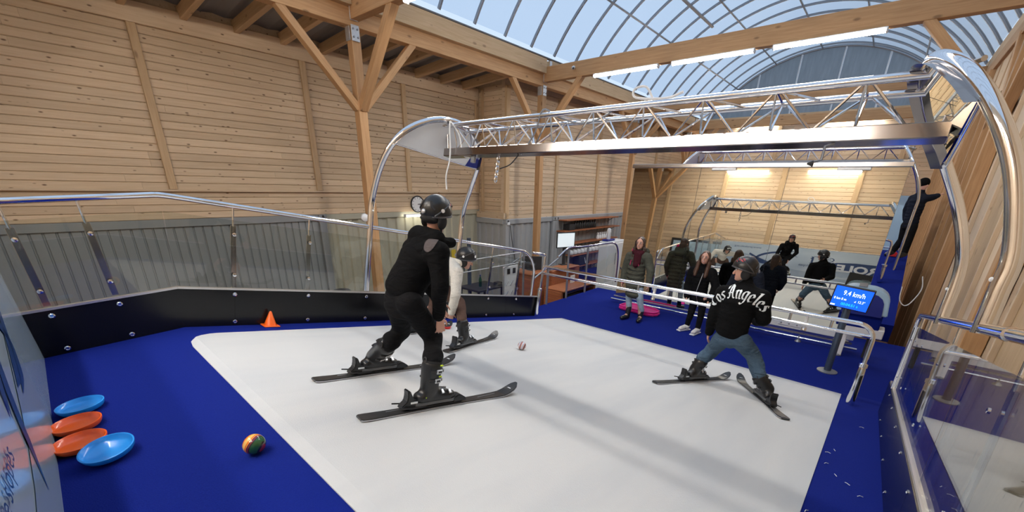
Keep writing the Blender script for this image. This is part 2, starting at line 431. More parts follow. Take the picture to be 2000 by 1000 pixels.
# ================================================================ THE HALL
XP, XL, XR_, XW = -8.0, -10.0, -8.87, 1.08       # post line, left wall, right part of the left wall, right wall
YB, YC, YG = -2.0, 9.73, 23.45                   # back wall, corner in the left wall, far gable
ZG = -1.25                                       # ground floor of the hall
def slab(name, x0, x1, y0, y1, z0, z1, mat, parent=None, bev=0.0):
    return box(name, ((x0+x1)/2, (y0+y1)/2, (z0+z1)/2), (x1-x0, y1-y0, z1-z0), mat, parent, bev)
fl = slab('floor', -10.6, 1.6, YB-.3, YG+.3, ZG-.1, ZG, 'ground_wood'); tag(fl, kind='structure', label='dark brown timber ground floor of the hall')
mat_ = slab('floor_runner', -7.6, -5.3, 9.2, 15.5, ZG, ZG+.012, 'ground_green'); tag(mat_, kind='structure', label='dark green floor covering behind the counter')

# left wall: boards over steel containers
wl = slab('wall_left', XL-.16, XL-.03, YB, YC+.14, 1.64, 5.15, 'pine_board'); tag(wl, kind='structure', label='long pine boarded wall above the grey containers')
plank_wall(wl, (XL, YB, 0), (0, 1, 0), YC-YB, 1.64, 4.66, (1, 0, 0), 'pine_board')
beam('top_plate', (XL+.02, YB, 4.81), (XL+.02, YC, 4.81), .08, .30, 'pine_board', wl)
for y in (-.7, 1.96, 4.63, 7.08, 9.62):
    beam('batten', (XL+.025, y+.06, 2.16), (XL+.025, y+.06, 4.66), .05, .12, 'timber_pale', wl, up=(0, 1, 0))
beam('ledge', (XL+.03, YB, 2.14), (XL+.03, YC, 2.14), .06, .035, 'pine_board', wl)
w2 = slab('wall_left_front', XR_-.15, XR_-.03, YC, YG, 1.40, 5.15, 'pine_light'); tag(w2, kind='structure', label='pale pine boarded wall above the shelves')
plank_wall(w2, (XR_, YC, 0), (0, 1, 0), YG-YC, 1.40, 5.0, (1, 0, 0), 'pine_light')
for y in (12.3, 15.0, 17.6, 20.2):
    beam('batten', (XR_+.03, y, 1.42), (XR_+.03, y, 4.95), .06, .15, 'timber_pale', w2, up=(0, 1, 0))
beam('corner_post', (XR_+.0, YC+.08, 1.42), (XR_+.0, YC+.08, 4.95), .10, .16, 'timber_pale', w2, up=(0, 1, 0))
w3 = slab('wall_return', XL-.03, XR_-.03, YC+.06, YC+.14, 1.40, 5.15, 'pine_light'); tag(w3, kind='structure', label='short boarded return between the two wall planes')
plank_wall(w3, (XL, YC+.03, 0), (1, 0, 0), XR_-XL, 1.40, 5.0, (0, -1, 0), 'pine_board', lens=(3, 3))
slab('corner_filler', XL-.16, XL+.0, YC+.004, YC+.14, ZG, 1.66, 'container_grey', w3)
beam('ledge', (XL, YC-.02, 1.50), (XR_+.05, YC-.02, 1.50), .12, .18, 'pine_board', w3)
beam('batten', (XL+.22, YC-.0, 1.6), (XL+.22, YC-.0, 4.95), .05, .12, 'timber_pale', w3, up=(0, 1, 0))

def corrugated(name, p0, along, L, z0, z1, mat, parent=None, pitch=.28, depth=.045, prof=((0, 0), (.10, 0), (.13, 1), (.25, 1))):
    # trapezoid steel sheet with upright ribs
    along = np.asarray(along, float); out = np.cross(along, [0, 0, 1.]); pts = []; s = 0.0
    while s < L:
        for ds, d in prof:
            if s+ds < L: pts.append((s+ds, -d*depth))
        s += pitch
    pts.append((L, 0)); vs = []; fs = []
    for s, d in pts:
        for z in (z0, z1): q = np.asarray(p0, float)+along*s+out*d; q[2] = z; vs.append(q)
    for i in range(len(pts)-1): fs.append((2*i, 2*i+2, 2*i+3, 2*i+1))
    return add(name, vs, fs, mat, parent)
def container(name, p0, along, L, z1, mat, label, corner0=True, corner1=True, **kw):
    e = empty(name, (p0[0], p0[1], ZG), label, None, None, 'structure')
    corrugated('corrugated_sheet', (p0[0], p0[1], 0), along, L, ZG+.15, z1-.14, mat, e, **kw)
    al = np.asarray(along, float); out = np.cross(al, [0, 0, 1.]); q0 = np.array([p0[0], p0[1], 0.])
    beam('top_rail', q0+al*0+out*.01+V3(0, 0, z1-.07), q0+al*L+out*.01+V3(0, 0, z1-.07), .06, .14, mat, e)
    beam('bottom_rail', q0+out*.01+V3(0, 0, ZG+.08), q0+al*L+out*.01+V3(0, 0, ZG+.08), .06, .16, mat, e)
    for s, on in ((.08, corner0), (L-.08, corner1)):
        if on:
            beam('corner_post', q0+al*s+out*.02+V3(0, 0, ZG), q0+al*s+out*.02+V3(0, 0, z1-.12), .09, .16, mat, e, up=tuple(al))
            b_ = box('corner_casting', q0+al*s+out*.03+V3(0, 0, z1-.055), (.178, .12, .118), mat, e, .01, (al, -out, V3(0, 0, 1)))
            prism('slot', [(.028*math.cos(a), .045*math.sin(a)) for a in np.linspace(0, 6.28, 13)[:-1]], .006, (q0+al*s+out*.088+V3(0, 0, z1-.055), al, V3(0, 0, 1), out), 'dark_rubber', b_)
    return e
container('wall_container_rear', (XL-.05, YB), (0, 1, 0), 6.75, 1.64, 'container_dark', 'dark grey corrugated container wall behind the glass railing', False, True, pitch=.15, depth=.022, prof=((0, 0), (.112, 0), (.122, 1), (.138, 1), (.148, 0)))
container('wall_container_middle', (XL-.05, YB+6.75), (0, 1, 0), YC-YB-6.75, 1.645, 'container_olive', 'pale corrugated container wall under the clock', False, False)
container('wall_container_return', (XL-.05, YC-.02), (1, 0, 0), XR_-XL+.05, 1.40, 'container_grey', 'short corrugated container end at the wall corner', False, False)
container('wall_container_front', (XR_+.02, YC-.02), (0, 1, 0), 2.62, 1.40, 'container_grey', 'grey corrugated container with corner castings left of the shelves', True, True)
container('wall_container_far', (XR_+.02, YC+2.62), (0, 1, 0), 11.0, 1.40, 'container_grey', 'grey corrugated container wall behind the shelves', True, False)

# far gable, back wall, right wall
wg = slab('wall_far', -10.3, 1.5, YG+.03, YG+.15, ZG, 5.6, 'pine_light'); tag(wg, kind='structure', label='boarded far gable wall below the round window')
plank_wall(wg, (XR_, YG-.001, 0), (1, 0, 0), XW-XR_, .9, 5.3, (0, -1, 0), 'pine_light', rh=.15, lens=(5, 5))
for x in (-6.9, -4.6, -2.3, -.1): beam('batten', (x, YG-.03, .9), (x, YG-.03, 5.2), .16, .06, 'timber_pale', wg, up=(0, 1, 0))
beam('sill_beam', (-7.9, YG-.06, 5.5), (1.0, YG-.06, 5.5), .16, .28, 'timber_pale', wg)
wb = slab('wall_back', -10.3, 1.5, YB-.2, YB-.03, ZG, 8.2, 'pine_light'); tag(wb, kind='structure', label='boarded back wall seen in the mirror')
plank_wall(wb, (XW, YB, 0), (-1, 0, 0), XW-XL, ZG, 5.6, (0, 1, 0), 'pine_light', rh=.14, lens=(5, 4.4))
for x in (-7.9, -5.6, -3.55, -1.2, .6): beam('batten', (x, YB+.03, 1.2), (x, YB+.03, 5.5), .16, .06, 'timber_pale', wb, up=(0, 1, 0))
wr = slab('wall_right', XW+.05, XW+.2, YB, YG, ZG, 5.9, 'pine_light'); tag(wr, kind='structure', label='right wall of upright pine boards')
y = YB; k = 0
while y < YG-.01:
    wd = 1.06 if y < 13 else .7
    z0_, z1_ = ZG, 5.2
    beam('plank', (XW+.02-(.012 if k % 2 else 0), y+wd/2, z0_), (XW+.02-(.012 if k % 2 else 0), y+wd/2, z1_), .03, wd-.006, 'pine_light' if k % 3 else 'timber_pale', wr, up=(0, 1, 0), bev=.004)
    if y > 3: beam('cover_strip', (XW-.02, y, z0_), (XW-.02, y, z1_), .05, .04, 'pine_light', wr, up=(0, 1, 0), bev=.003)
    if y > 10.4: beam('stud', (XW-.05, y+.5, z0_), (XW-.05, y+.5, z1_), .10, .12, 'timber', wr, up=(0, 1, 0), bev=.003)
    y += wd; k += 1
slab('upper_sheet', .99, 1.03, 6.0, 10.15, 4.15, 4.93, 'timber_pale', wr, .004); slab('upper_sheet', .99, 1.03, 10.4, 14.0, 4.15, 4.93, 'timber_pale', wr, .004)
# glazed barrel vault
VX, VR, VZ = -3.4, 5.25, 2.75
A0, A1 = math.radians(-57.0), math.radians(57.0)
PURL = [-57.0, -39.2, -21.5, -3.4, 15.4, 36.0, 57.0]
def vpt(a, y, r=VR): return V3(VX+r*math.sin(a), y, VZ+r*math.cos(a))
RIBS = [6.56+.972*i for i in range(-9, 18)]
RIBS = [y for y in RIBS if y > YB]+[YG]
sky = empty('window_1', (VX, 10.0, 5.5), 'glazed barrel vault skylight over the hall', None, None, 'structure')
_rib = None
for i, yy in enumerate(RIBS):
    if _rib is None:
        angs = np.linspace(A0, A1, 41); vs = []; fs = []
        for a in angs:
            for r, dy in ((VR-.03, -.022), (VR-.03, .022), (VR+.03, .022), (VR+.03, -.022)): vs.append(vpt(a, dy, r))
        for j in range(40):
            for q in range(4): fs.append((4*j+q, 4*j+(q+1) % 4, 4*j+4+(q+1) % 4, 4*j+4+q))
        _rib = mesh_of('glazing_bar', vs, fs, 'alu_bar')
    link(bpy.data.objects.new('glazing_bar', _rib), Matrix.Translation((0, yy, 0)), sky)
PANES = {}
for i in range(len(RIBS)-1):
    y0, y1 = RIBS[i]+.022, RIBS[i+1]-.022
    for s in range(6):
        key = (s, round(y1-y0, 2))
        if key not in PANES:
            angs = np.linspace(math.radians(PURL[s]+.25), math.radians(PURL[s+1]-.25), 8); vs = []; fs = []
            for a in angs: vs += [vpt(a, 0, VR), vpt(a, y1-y0, VR)]
            for j in range(7): fs.append((2*j, 2*j+1, 2*j+3, 2*j+2))
            PANES[key] = mesh_of('pane', vs, fs, 'skylight_pane', True)
        link(bpy.data.objects.new('pane', PANES[key]), Matrix.Translation((0, y0, 0)), sky)
for a in PURL[1:-1]:
    ar = math.radians(a); beam('purlin', vpt(ar, YB, VR-.01), vpt(ar, YG, VR-.01), .04, .05, 'alu_bar', sky, up=tuple(nrm(vpt(ar, 0)-V3(VX, 0, VZ))))
for a in (-28.0,): 
    ar = math.radians(a); beam('vent_bar', vpt(ar, 13.4, VR-.02), vpt(ar, 16.4, VR-.02), .07, .06, 'alu_bar', sky, up=tuple(nrm(vpt(ar, 0)-V3(VX, 0, VZ))))
# half round gable window
gw = empty('window_2', (VX, YG, 5.6), 'half round grey gable window at the far end', None, None, 'structure')
xs = [-7.75, -5.9, -4.4, -2.9, -1.4, .95]
for i in range(5):
    n = 8; xa, xb = xs[i]+.03, xs[i+1]-.03; vs = []; fs = []
    for j in range(n+1):
        x = xa+(xb-xa)*j/n; vs += [(x, YG, 5.62), (x, YG, max(5.64, VZ+math.sqrt(max(.01, (VR-.05)**2-(x-VX)**2))))]
    for j in range(n): fs.append((2*j, 2*j+2, 2*j+3, 2*j+1))
    add('pane', vs, fs, 'gable_pane', gw)
for x in xs[1:-1]: beam('mullion', (x, YG-.02, 5.6), (x, YG-.02, VZ+math.sqrt(VR**2-(x-VX)**2)-.03), .05, .06, 'galvanised', gw, up=(0, 1, 0))
tube('gable_arch', [vpt(a, YG-.03, VR-.03) for a in np.linspace(A0, A1, 40)], .035, 'alu_bar', gw, 6)

# roof of the side aisle with its rafters, ties, plates
cl = empty('ceiling', (-9, 5, 5.0), 'timber roof frame with tie beams and rafters', None, None, 'structure')
def roof_sheet(x0, z0, x1, z1, y0, y1):
    n = int((y1-y0)/.18); vs = []; fs = []
    for i in range(n+1):
        yy = y0+(y1-y0)*i/n; d = .025 if i % 2 else 0
        vs += [(x0, yy, z0+d), (x1, yy, z1+d)]
    for i in range(n): fs.append((2*i, 2*i+1, 2*i+3, 2*i+2))
    add('roof_sheet', vs, fs, 'roof_sheet', cl)
roof_sheet(-10.25, 5.06, -7.95, 5.24, YB, YG)
for i in range(16):
    yy = -1.25+.80*i
    if yy < YC: beam('rafter', (-10.0, yy, 4.95), (-8.13, yy, 5.07), .10, .19, 'timber_pale', cl)
beam('eave_plate', (XP-.02, YB, 5.035), (XP-.02, YG, 5.035), .20, .27, 'timber', cl)
TIES = [-.85, 4.75, 10.25, 16.04, 21.6]
ey = [YB]+TIES+[YG]
for i in range(len(ey)-1):
    a = ey[i]+(.09 if i else 0); b_ = ey[i+1]-(.09 if i < len(ey)-2 else 0)
    beam('skylight_kerb', (-7.89, a, 5.335), (-7.89, b_, 5.335), .18, .33, 'timber_pale', cl)
    beam('skylight_kerb', (1.03, a, 5.335), (1.03, b_, 5.335), .14, .33, 'timber_pale', cl)
    if i: box('hanger_plate', (-7.795, a-.02, 5.33), (.012, .10, .30), 'galvanised', cl)
beam('eave_plate', (1.02, YB, 5.035), (1.02, YG, 5.035), .18, .27, 'timber', cl)
for yy in TIES: beam('tie_beam', (-8.1, yy, 5.16), (1.1, yy, 5.16), .17, .34, 'timber', cl)
plain('flash', (.16, .165, .17), .6, .2)
beam('flashing', (-7.84, YB, 5.52), (-7.84, YG, 5.52), .10, .03, 'flash', cl)
ad = slab('wall_aisle_top', -10.3, -10.2, YB, YG, 5.0, 5.4, 'pine_board'); tag(ad, kind='structure')

# timber posts with their braces and steel plates
NB = {0: 'nearest the glass railing', 1: 'beside the counter', 2: 'at the left edge of the mirror', 3: 'far off in the back corner'}
def post(x, yy, label, side, cross=True, plates=True, zb=3.66):
    e = empty('timber_post', (x, yy, ZG), label, 'post')
    beam('shaft', (x, yy, ZG), (x, yy, 4.90), .17, .17, 'timber', e, up=(0, 1, 0))
    for s in ((-1, 1) if zb < 3.8 else ()): beam('brace', (x, yy+s*.06, zb-.02), (x, yy+s*1.26, 4.93), .12, .14, 'timber', e, up=(side, 0, 0))
    if cross: beam('brace', (x+side*.06, yy, zb-.02), (x+side*1.26, yy, 5.02), .13, .15, 'timber', e, up=(0, 1, 0))
    if plates:
        for dx, zz in ((.0, 4.80), (.0, 5.10)):
            p = box('steel_plate', (x+side*.105, yy-.02, zz-.0), (.012, .15, .24), 'galvanised', e, .003)
            for dy, dz in ((-.04, .06), (.04, .06), (-.04, -.06), (.04, -.06)):
                lathe('bolt', [(.017, 0), (.017, .012), (.009, .016)], (x+side*.111, yy-.02+dy, zz+dz), 'grey_metal', p, 6, (side, 0, 0), False)
            p2 = box('steel_plate', (x, yy-.105, zz-.0), (.14, .012, .22), 'galvanised', e, .003)
    return e
for i, yy in enumerate(TIES[1:]): post(XP, yy, 'timber post with three braces on the left, '+NB[i], 1)
post(.98, 10.25, 'timber post on the right wall behind the big steel hoop', -1, plates=False)
post(.98, 5.87, 'timber post on the right wall beside the right railing', -1, cross=False, plates=False, zb=3.9)
post(.98, 14.1, 'timber post on the right wall beyond the mirror', -1, cross=False, plates=False, zb=3.9)
post(XP, TIES[0], 'timber post behind the camera seen in the mirror', 1)

# fluorescent battens
def tube_light(a, b_, label, group=None, up=(0, 0, 1), glow='tube_glow'):
    a = np.asarray(a, float); b_ = np.asarray(b_, float); x = nrm(b_-a); L = np.linalg.norm(b_-a); u = np.asarray(up, float)
    e = empty('tube_light', (a+b_)/2, label, 'lamp', group)
    beam('housing', a+u*.045, b_+u*.045, .09, .03, 'white_plastic', e, up=up)
    y = np.cross(u, x); vs = []; fs = []; n = 10
    for q in (a+x*.03, b_-x*.03):
        for k in range(n):
            t = math.pi*k/(n-1); vs.append(q+y*.05*math.cos(t)-u*(.05*math.sin(t)-.03))
    for k in range(n-1): fs.append((k, n+k, n+k+1, k+1))
    fs.append((0, n-1, 2*n-1, n)); fs += [tuple(range(n))[::-1], tuple(range(n, 2*n))]
    add('diffuser', vs, fs, glow, e, True, auto=1.0)
    for q, s in ((a, 1), (b_, -1)): box('end_cap', q+x*s*.012+u*.015, (.03, .11, .075), 'white_plastic', e, .01, (x, y, u))
    return e
WHERE = {4.75: 'nearest tie beam', 10.25: 'tie beam in front of the round window', 16.04: 'tie beam behind the overhead truss', 21.6: 'farthest tie beam', -.85: 'tie beam behind the camera, unseen, added for light'}
for yy in (-.85, 4.75, 10.25, 16.04):  # row behind the camera is unseen, added to brighten the left wall
    for j, (xa, xb) in enumerate(((-6.36, -4.70), (-4.40, -2.75), (-2.44, -.75))):
        tube_light((xa, yy-.05, 4.935), (xb, yy-.05, 4.935), ('left', 'middle', 'right')[j]+' tube light under the '+WHERE[yy])
for j, (xa, xb) in enumerate(((-6.37, -4.74), (-2.85, -1.03))):
    tube_light((xa, YG-.2, 5.31), (xb, YG-.2, 5.31), ('left', 'right')[j]+' tube light on the far gable wall')
for j, (xa, xb) in enumerate(((-5.6, -4.05), (-2.8, -1.2))):
    tube_light((xa, YB+.12, 4.86), (xb, YB+.12, 4.86), ('left', 'right')[j]+' tube light on the back wall seen in the mirror')
tube_light((XL+.12, 6.85, 1.53), (XL+.12, 8.1, 1.53), 'short tube light under the wall clock', glow='tube_glow_soft')

# ================================================================ THE SKI SIMULATOR
def solid(name, top, down, mat, parent=None):
    # slab from a list of top corners, extruded by the vector down
    top = [np.asarray(p, float) for p in top]; n = len(top); d = np.asarray(down, float)
    vs = top+[p+d for p in top]
    fs = [tuple(range(n)), tuple(range(n, 2*n))[::-1]]+[((i+1) % n, i, n+i, n+(i+1) % n) for i in range(n)]
    return add(name, vs, fs, mat, parent, origin=vs[0])
UL, UR = -4.68, .38
SB = -.50                                           # rear end of the platform (behind the banner)
cp = empty('carpet', sim(-2, 3, -.02), 'royal blue needle felt carpet around the white belt and down to the mirror', 'carpet')
solid('slope_carpet', [sim(UL-.02, VB), sim(UL-.02, 6.72), sim(.47, 6.72), sim(.47, VB)][::-1], -.30*SN, 'blue_carpet', cp)
solid('platform_carpet', [plat(UL-.02, -1.55), plat(UL-.02, 0), plat(.47, 0), plat(.47, -1.55)][::-1], -.30*FN, 'blue_carpet', cp)
solid('floor_carpet', [V3(-5.15, 6.02, 0), V3(.86, 6.02, 0), V3(.86, 9.25, 0), V3(-5.15, 9.25, 0)], V3(0, 0, -1.2), 'blue_carpet', cp)
# belt: rounded far-left corner, ribbed white felt
bl = [(0, .805), (0, 6.53), (-4.38, 6.53), (-4.38, 1.06), (-4.36, .96), (-4.29, .88), (-4.18, .82), (-4.05, .805)]
def on_deck(u, v, w_):
    return sim(u, v, w_) if v >= VB else plat(u, (v-VB)*1.0, w_)
cuts = []
for q in bl: cuts.append(q)
top = [sim(u, max(v, VB), .006) for u, v in bl if v >= VB]
vs = []; fs = []
vv = [VB, .95, 1.06]+[1.5+.5*i for i in range(11)]+[6.53]
def left_edge(v):
    for (u0, v0), (u1, v1) in zip(bl[2:-1], bl[3:]):
        if v1 <= v <= v0: return u0+(u1-u0)*(v0-v)/max(1e-6, v0-v1)
    return -4.38
vv = [.805, .82, .85, VB, .92, .99]+vv[2:]
nu = 12
for v in vv:
    le = left_edge(v)
    for i in range(nu+1):
        u = le+(0-le)*i/nu; vs.append(on_deck(u, v, .006))
nr = len(vv)
for j in range(nr-1):
    for i in range(nu): a = j*(nu+1)+i; fs.append((a, a+1, a+nu+2, a+nu+1))
off = len(vs); rim = [j*(nu+1) for j in range(nr)]+[(nr-1)*(nu+1)+i for i in range(1, nu+1)]+[j*(nu+1)+nu for j in range(nr-2, -1, -1)]+[i for i in range(nu-1, 0, -1)]
for r in rim: vs.append(vs[r]-.012*SN)
for k in range(len(rim)): fs.append((rim[k], rim[(k+1) % len(rim)], off+(k+1) % len(rim), off+k))
bo = add('ski_belt', vs, fs, 'white_belt', origin=sim(-2.2, 3.6, 0)); tag(bo, 'wide white endless ski belt sloping down towards the mirror', 'belt')

# side railings: black kick boards with bolts, glass panes, posts, chrome handrail
def railing(side, label):
    u0 = UL if side < 0 else UR
    ins = 1 if side < 0 else -1                      # towards the belt
    e = empty('glass_railing', sim(u0, 3, 0), label, 'railing')
    KH = .357
    def board(fn, s0, s1, mat='black_panel'):
        c = [fn(u0, s0, 0), fn(u0, s1, 0), fn(u0, s1, KH), fn(u0, s0, KH)]
        o = solid('kick_board', c if side > 0 else c[::-1], ins*.02*B2, mat, e); return o
    def strip(fn, s0, s1): solid('edge_strip', [fn(u0-.012, s0, KH+.016), fn(u0-.012, s1, KH+.016), fn(u0+.030, s1, KH+.016), fn(u0+.030, s0, KH+.016)][::-1], -.018*(SN if fn is sim else FN), 'edge_steel', e)
    def bolt(fn, s, w_, o): 
        c = fn(u0+ins*.02, s, w_)
        k_ = 1.0 if side < 0 else .62
        lathe('bolt', [(.019*k_, 0), (.019*k_, .006*k_), (.012*k_, .010*k_), (.010*k_, .006*k_)], c, 'chrome', o, 12, ins*B2, True)
    post_v = [1.265, 1.955, 2.64, 3.33, 4.03, 4.755, 5.435]
    fs_ = [-.75, -.36] if side < 0 else [-.36]
    TM = .1205                                       # mitre where platform and slope meet
    def board0():
        c = [plat(u0, -1.25, 0), plat(u0, 0, 0), plat(u0, KH*TM, KH), plat(u0, -1.25, KH)]
        return solid('kick_board', c if side > 0 else c[::-1], ins*.02*B2, 'black_panel', e)
    def board1():
        c = [sim(u0, VB, 0), sim(u0, 1.265, 0), sim(u0, 1.265, KH), sim(u0, VB-KH*TM, KH)]
        return solid('kick_board', c if side > 0 else c[::-1], ins*.02*B2, 'black_panel', e)
    kb = [board0()]; strip(plat, -1.25, KH*TM)
    cuts = [VB, 1.265, 2.645, 4.03, 5.2, 6.08]
    kb.append(board1())
    for i in range(1, 5): kb.append(board(sim, cuts[i]+.002, cuts[i+1]))
    strip(sim, VB-KH*TM, 6.08)
    for s in fs_:
        bolt(plat, s, .31, kb[0]); bolt(plat, s, .04, kb[0])
    for v in post_v:
        i = max(k for k in range(5) if cuts[k] <= v+.01)
        bolt(sim, v, .312, kb[1+i]); bolt(sim, v, .042, kb[1+i])
    # glass and posts
    gw_ = u0+ins*.0
    def pane(fn, s0, s1, w1=1.01):
        c = [fn(gw_, s0, KH+.016), fn(gw_, s1, KH+.016), fn(gw_, s1, w1), fn(gw_, s0, w1)]
        solid('glass_pane', c, .010*B2, 'railing_glass', e)
    def pane2(q): solid('glass_pane', q, .010*B2, 'railing_glass', e)
    pane2([plat(gw_, -1.22, KH+.016), plat(gw_, KH*TM-.003, KH+.016), plat(gw_, 1.01*TM-.003, 1.01), plat(gw_, -1.22, 1.01)])
    pane2([sim(gw_, VB-KH*TM+.003, KH+.016), sim(gw_, 1.26, KH+.016), sim(gw_, 1.26, 1.01), sim(gw_, VB-1.01*TM+.003, 1.01)])
    for a, b_ in ((1.27, 2.635), (2.645, 4.025), (4.035, 5.85)): pane(sim, a, b_)
    for fn, lst in ((plat, fs_), (sim, post_v)):
        nn = SN if fn is sim else FN; dd = SD if fn is sim else FD
        for s in lst:
            if fn is sim and s in (2.64, 4.03): continue
            p = box('post', (fn(u0-ins*.02, s, KH)+fn(u0-ins*.02, s, .96))/2, (.045, .014, .96-KH), 'steel_brushed', e, .003, (dd, np.cross(nn, dd), nn))
            rod('stem', fn(u0-ins*.02, s, .95), fn(u0-ins*.02, s, 1.13), .009, 'chrome', p)
            kc = 1.0 if side < 0 else .6
            for w_ in (.50, .88): lathe('clamp', [(.017*kc, 0), (.017*kc, .012*kc), (.010*kc, .014*kc)], fn(u0+ins*.011, s, w_), 'chrome', p, 10, ins*B2)
    H = 1.139 if side < 0 else 1.123
    if side < 0:
        path = [plat(u0, -1.3, H), plat(u0, -.06, H), sim(u0, VB+.06, H), sim(u0, 2.0, H), sim(u0, 3.5, H), sim(u0, 5.2, H)]
        path = path[:1]+smooth_path([plat(u0, .02, H), plat(u0, H*TM-.01, H-.002), sim(u0, VB-H*TM+.10, H)], 3)+[sim(u0, 3.0, H), sim(u0, 5.40, H)]
        path += [sim(u0, 5.40+.45*math.sin(a), H-.45+.45*math.cos(a)) for a in np.linspace(.15, 1.5, 9)]+[sim(u0, 5.86, .37)]
        tube('handrail', path, .024, 'chrome', e, 14)
    else:
        path = [plat(u0, -1.3, H), plat(u0, H*TM-.05, H), sim(u0, VB-H*TM+.05, H), sim(u0, 3.0, H), sim(u0, 5.45, H)]
        path += [sim(u0, 5.45+.14*math.sin(a), H-.14+.14*math.cos(a)) for a in np.linspace(.2, 1.5, 7)]+[sim(u0, 5.60, .36)]
        tube('handrail', path, .024, 'chrome', e, 16)
        lathe('joint_sleeve', [(.028, -.02), (.028, .02)], sim(u0, 2.16, H), 'chrome', e, 16, SD)
    return e
railing(-1, 'far glass railing with black kick boards and sloping chrome handrail on the left')
railing(1, 'near glass railing with chrome handrail along the right wall')

# overhead gantry: two chrome hoops, their lens panels and the triangular truss between them
HOOP = [(2.642, .38), (2.642, 1.10), (2.638, 1.277), (2.642, 1.451), (2.652, 1.764), (2.689, 2.015), (2.79, 2.213), (2.974, 2.362), (3.201, 2.45), (3.462, 2.464), (3.686, 2.394),
        (3.871, 2.266), (3.963, 2.132), (4.009, 1.879), (4.017, 1.639), (4.031, 1.429), (4.037, 1.09), (4.037, .38)]
def lean(w_): return .45*max(0.0, w_-1.4)**1.6
def gantry(fn, label, rr=.034, cables=True, nlat=15, far=False, legs=0.0):
    e = empty('overhead_gantry', fn(-2.2, 3.3, 0), label, 'gantry')
    for s, u0 in ((1, UL), (-1, UR)):
        path = [fn(u0+s*lean(w_), v, w_) for v, w_ in (HOOP if s > 0 else HOOP[1:-1])]
        if legs: path = [fn(u0, HOOP[0][0], legs)]+path+[fn(u0, HOOP[-1][0], legs)]
        r = rr if s > 0 else rr*1.0
        t = tube('hoop', smooth_path(path, 6), r, 'chrome', e, 14)
        if not far:
            for v, w_ in ((2.642, 1.33), (4.031, 1.33)):
                lathe('rivet', [(.010, 0), (.010, .010), (.004, .014)], fn(u0-s*.0, v, w_)+SD*0+(-s*0)*B2+.026*B2*s, 'white_paint', t, 8, s*B2)
        # lens shaped panel between the hoop's crown and a chord
        arc = [(v, w_) for v, w_ in HOOP[5:13]]
        arc = [(2.69, 2.075)]+arc[1:-1]+[(3.95, 2.10)]
        pts = [fn(u0+s*(lean(w_)+.02), v, w_) for v, w_ in smooth_path([np.array(q) for q in arc], 4)]
        n = len(pts); vs = pts+[p+s*.012*B2 for p in pts]
        fs = [tuple(range(n)), tuple(range(n, 2*n))[::-1]]+[(i, n+i, n+(i+1) % n, (i+1) % n) for i in range(n)]
        p = add('crown_panel', vs, fs, 'white_plastic' if s > 0 else 'mirror', e)
        if not far:
            ca = smooth_path([np.array(q) for q in arc], 4); m_ = len(ca)
            vb = [fn(u0+s*(lean(q[1])+.005), q[0], q[1]-.018) for q in ca]+[fn(u0+s*(lean(q[1])+.075), q[0], q[1]-.018) for q in ca]
            add('crown_band', vb, [(i, i+1, m_+i+1, m_+i) for i in range(m_-1)], 'steel_reflect_dark', p, True)
        bandp = [q for q in smooth_path([np.array(q) for q in arc], 4) if q[0] > 3.74]
        bandp = bandp+[np.array([3.74, 2.085])]
        if s > 0:
            b_ = [fn(u0+s*(lean(w_)+.034), v, w_) for v, w_ in bandp]
            add('blue_print', b_, [tuple(range(len(b_)))], 'deep_blue', p)
        tube('chord_rim', [fn(u0+s*(lean(2.07)+.02), v, 2.075+(v-2.69)*.02) for v in np.linspace(2.69, 3.95, 4)], .012, 'chrome', e, 8)
    ua, ub = UL+.47, UR-.40
    A = lambda u: fn(u, 3.24, 2.40)
    Bt = lambda u: fn(u, 3.49, 2.40)
    D = lambda u: fn(u, 3.335, 2.125)
    tube('top_chord', [A(ua), A(ub)], .024, 'chrome', e, 12); tube('top_chord', [Bt(ua+.05), Bt(ub)], .022, 'chrome', e, 12)
    b_ = beam('box_chord', D(ua-.05), D(ub+.09), .13, .085, 'steel_reflect_dark', e, up=tuple(SN))
    nb = 9; st = (ub-ua)/nb
    for i in range(nb):
        uu = ua+.12+st*i
        for fnA in (A, Bt):
            rod('lattice_bar', fnA(uu), D(uu)+.04*SN, .008, 'chrome', e, 6)
            rod('lattice_bar', fnA(uu+.02), D(uu+st*.52)+.04*SN, .0085, 'chrome', e, 6)
            if i < nb-1: rod('lattice_bar', D(uu+st*.52)+.04*SN, fnA(uu+st), .0085, 'chrome', e, 6)
        rod('cross_bar', A(uu), Bt(uu), .008, 'chrome', e, 6)
        if i < nb-1: rod('cross_bar', A(uu+st*.02), Bt(uu+st*.5), .007, 'chrome', e, 6)
    # end frames that tie the truss into the hoops
    for uu, s in ((ua-.03, -1), (ub+.05, 1)):
        x_ = .10*s
        beam('end_frame', D(uu), fn(uu+x_*.3, 3.30, 2.43), .045, .03, 'steel_brushed', e, up=tuple(B2))
        rod('end_bar', A(uu-x_*.5), fn(uu+x_*.6, 3.02, 2.36), .014, 'steel_brushed', e); rod('end_bar', Bt(uu-x_*.5), fn(uu+x_*.6, 3.66, 2.36), .014, 'steel_brushed', e)
        rod('end_bar', fn(uu, 3.24, 2.40), fn(uu, 3.49, 2.40), .018, 'steel_brushed', e)
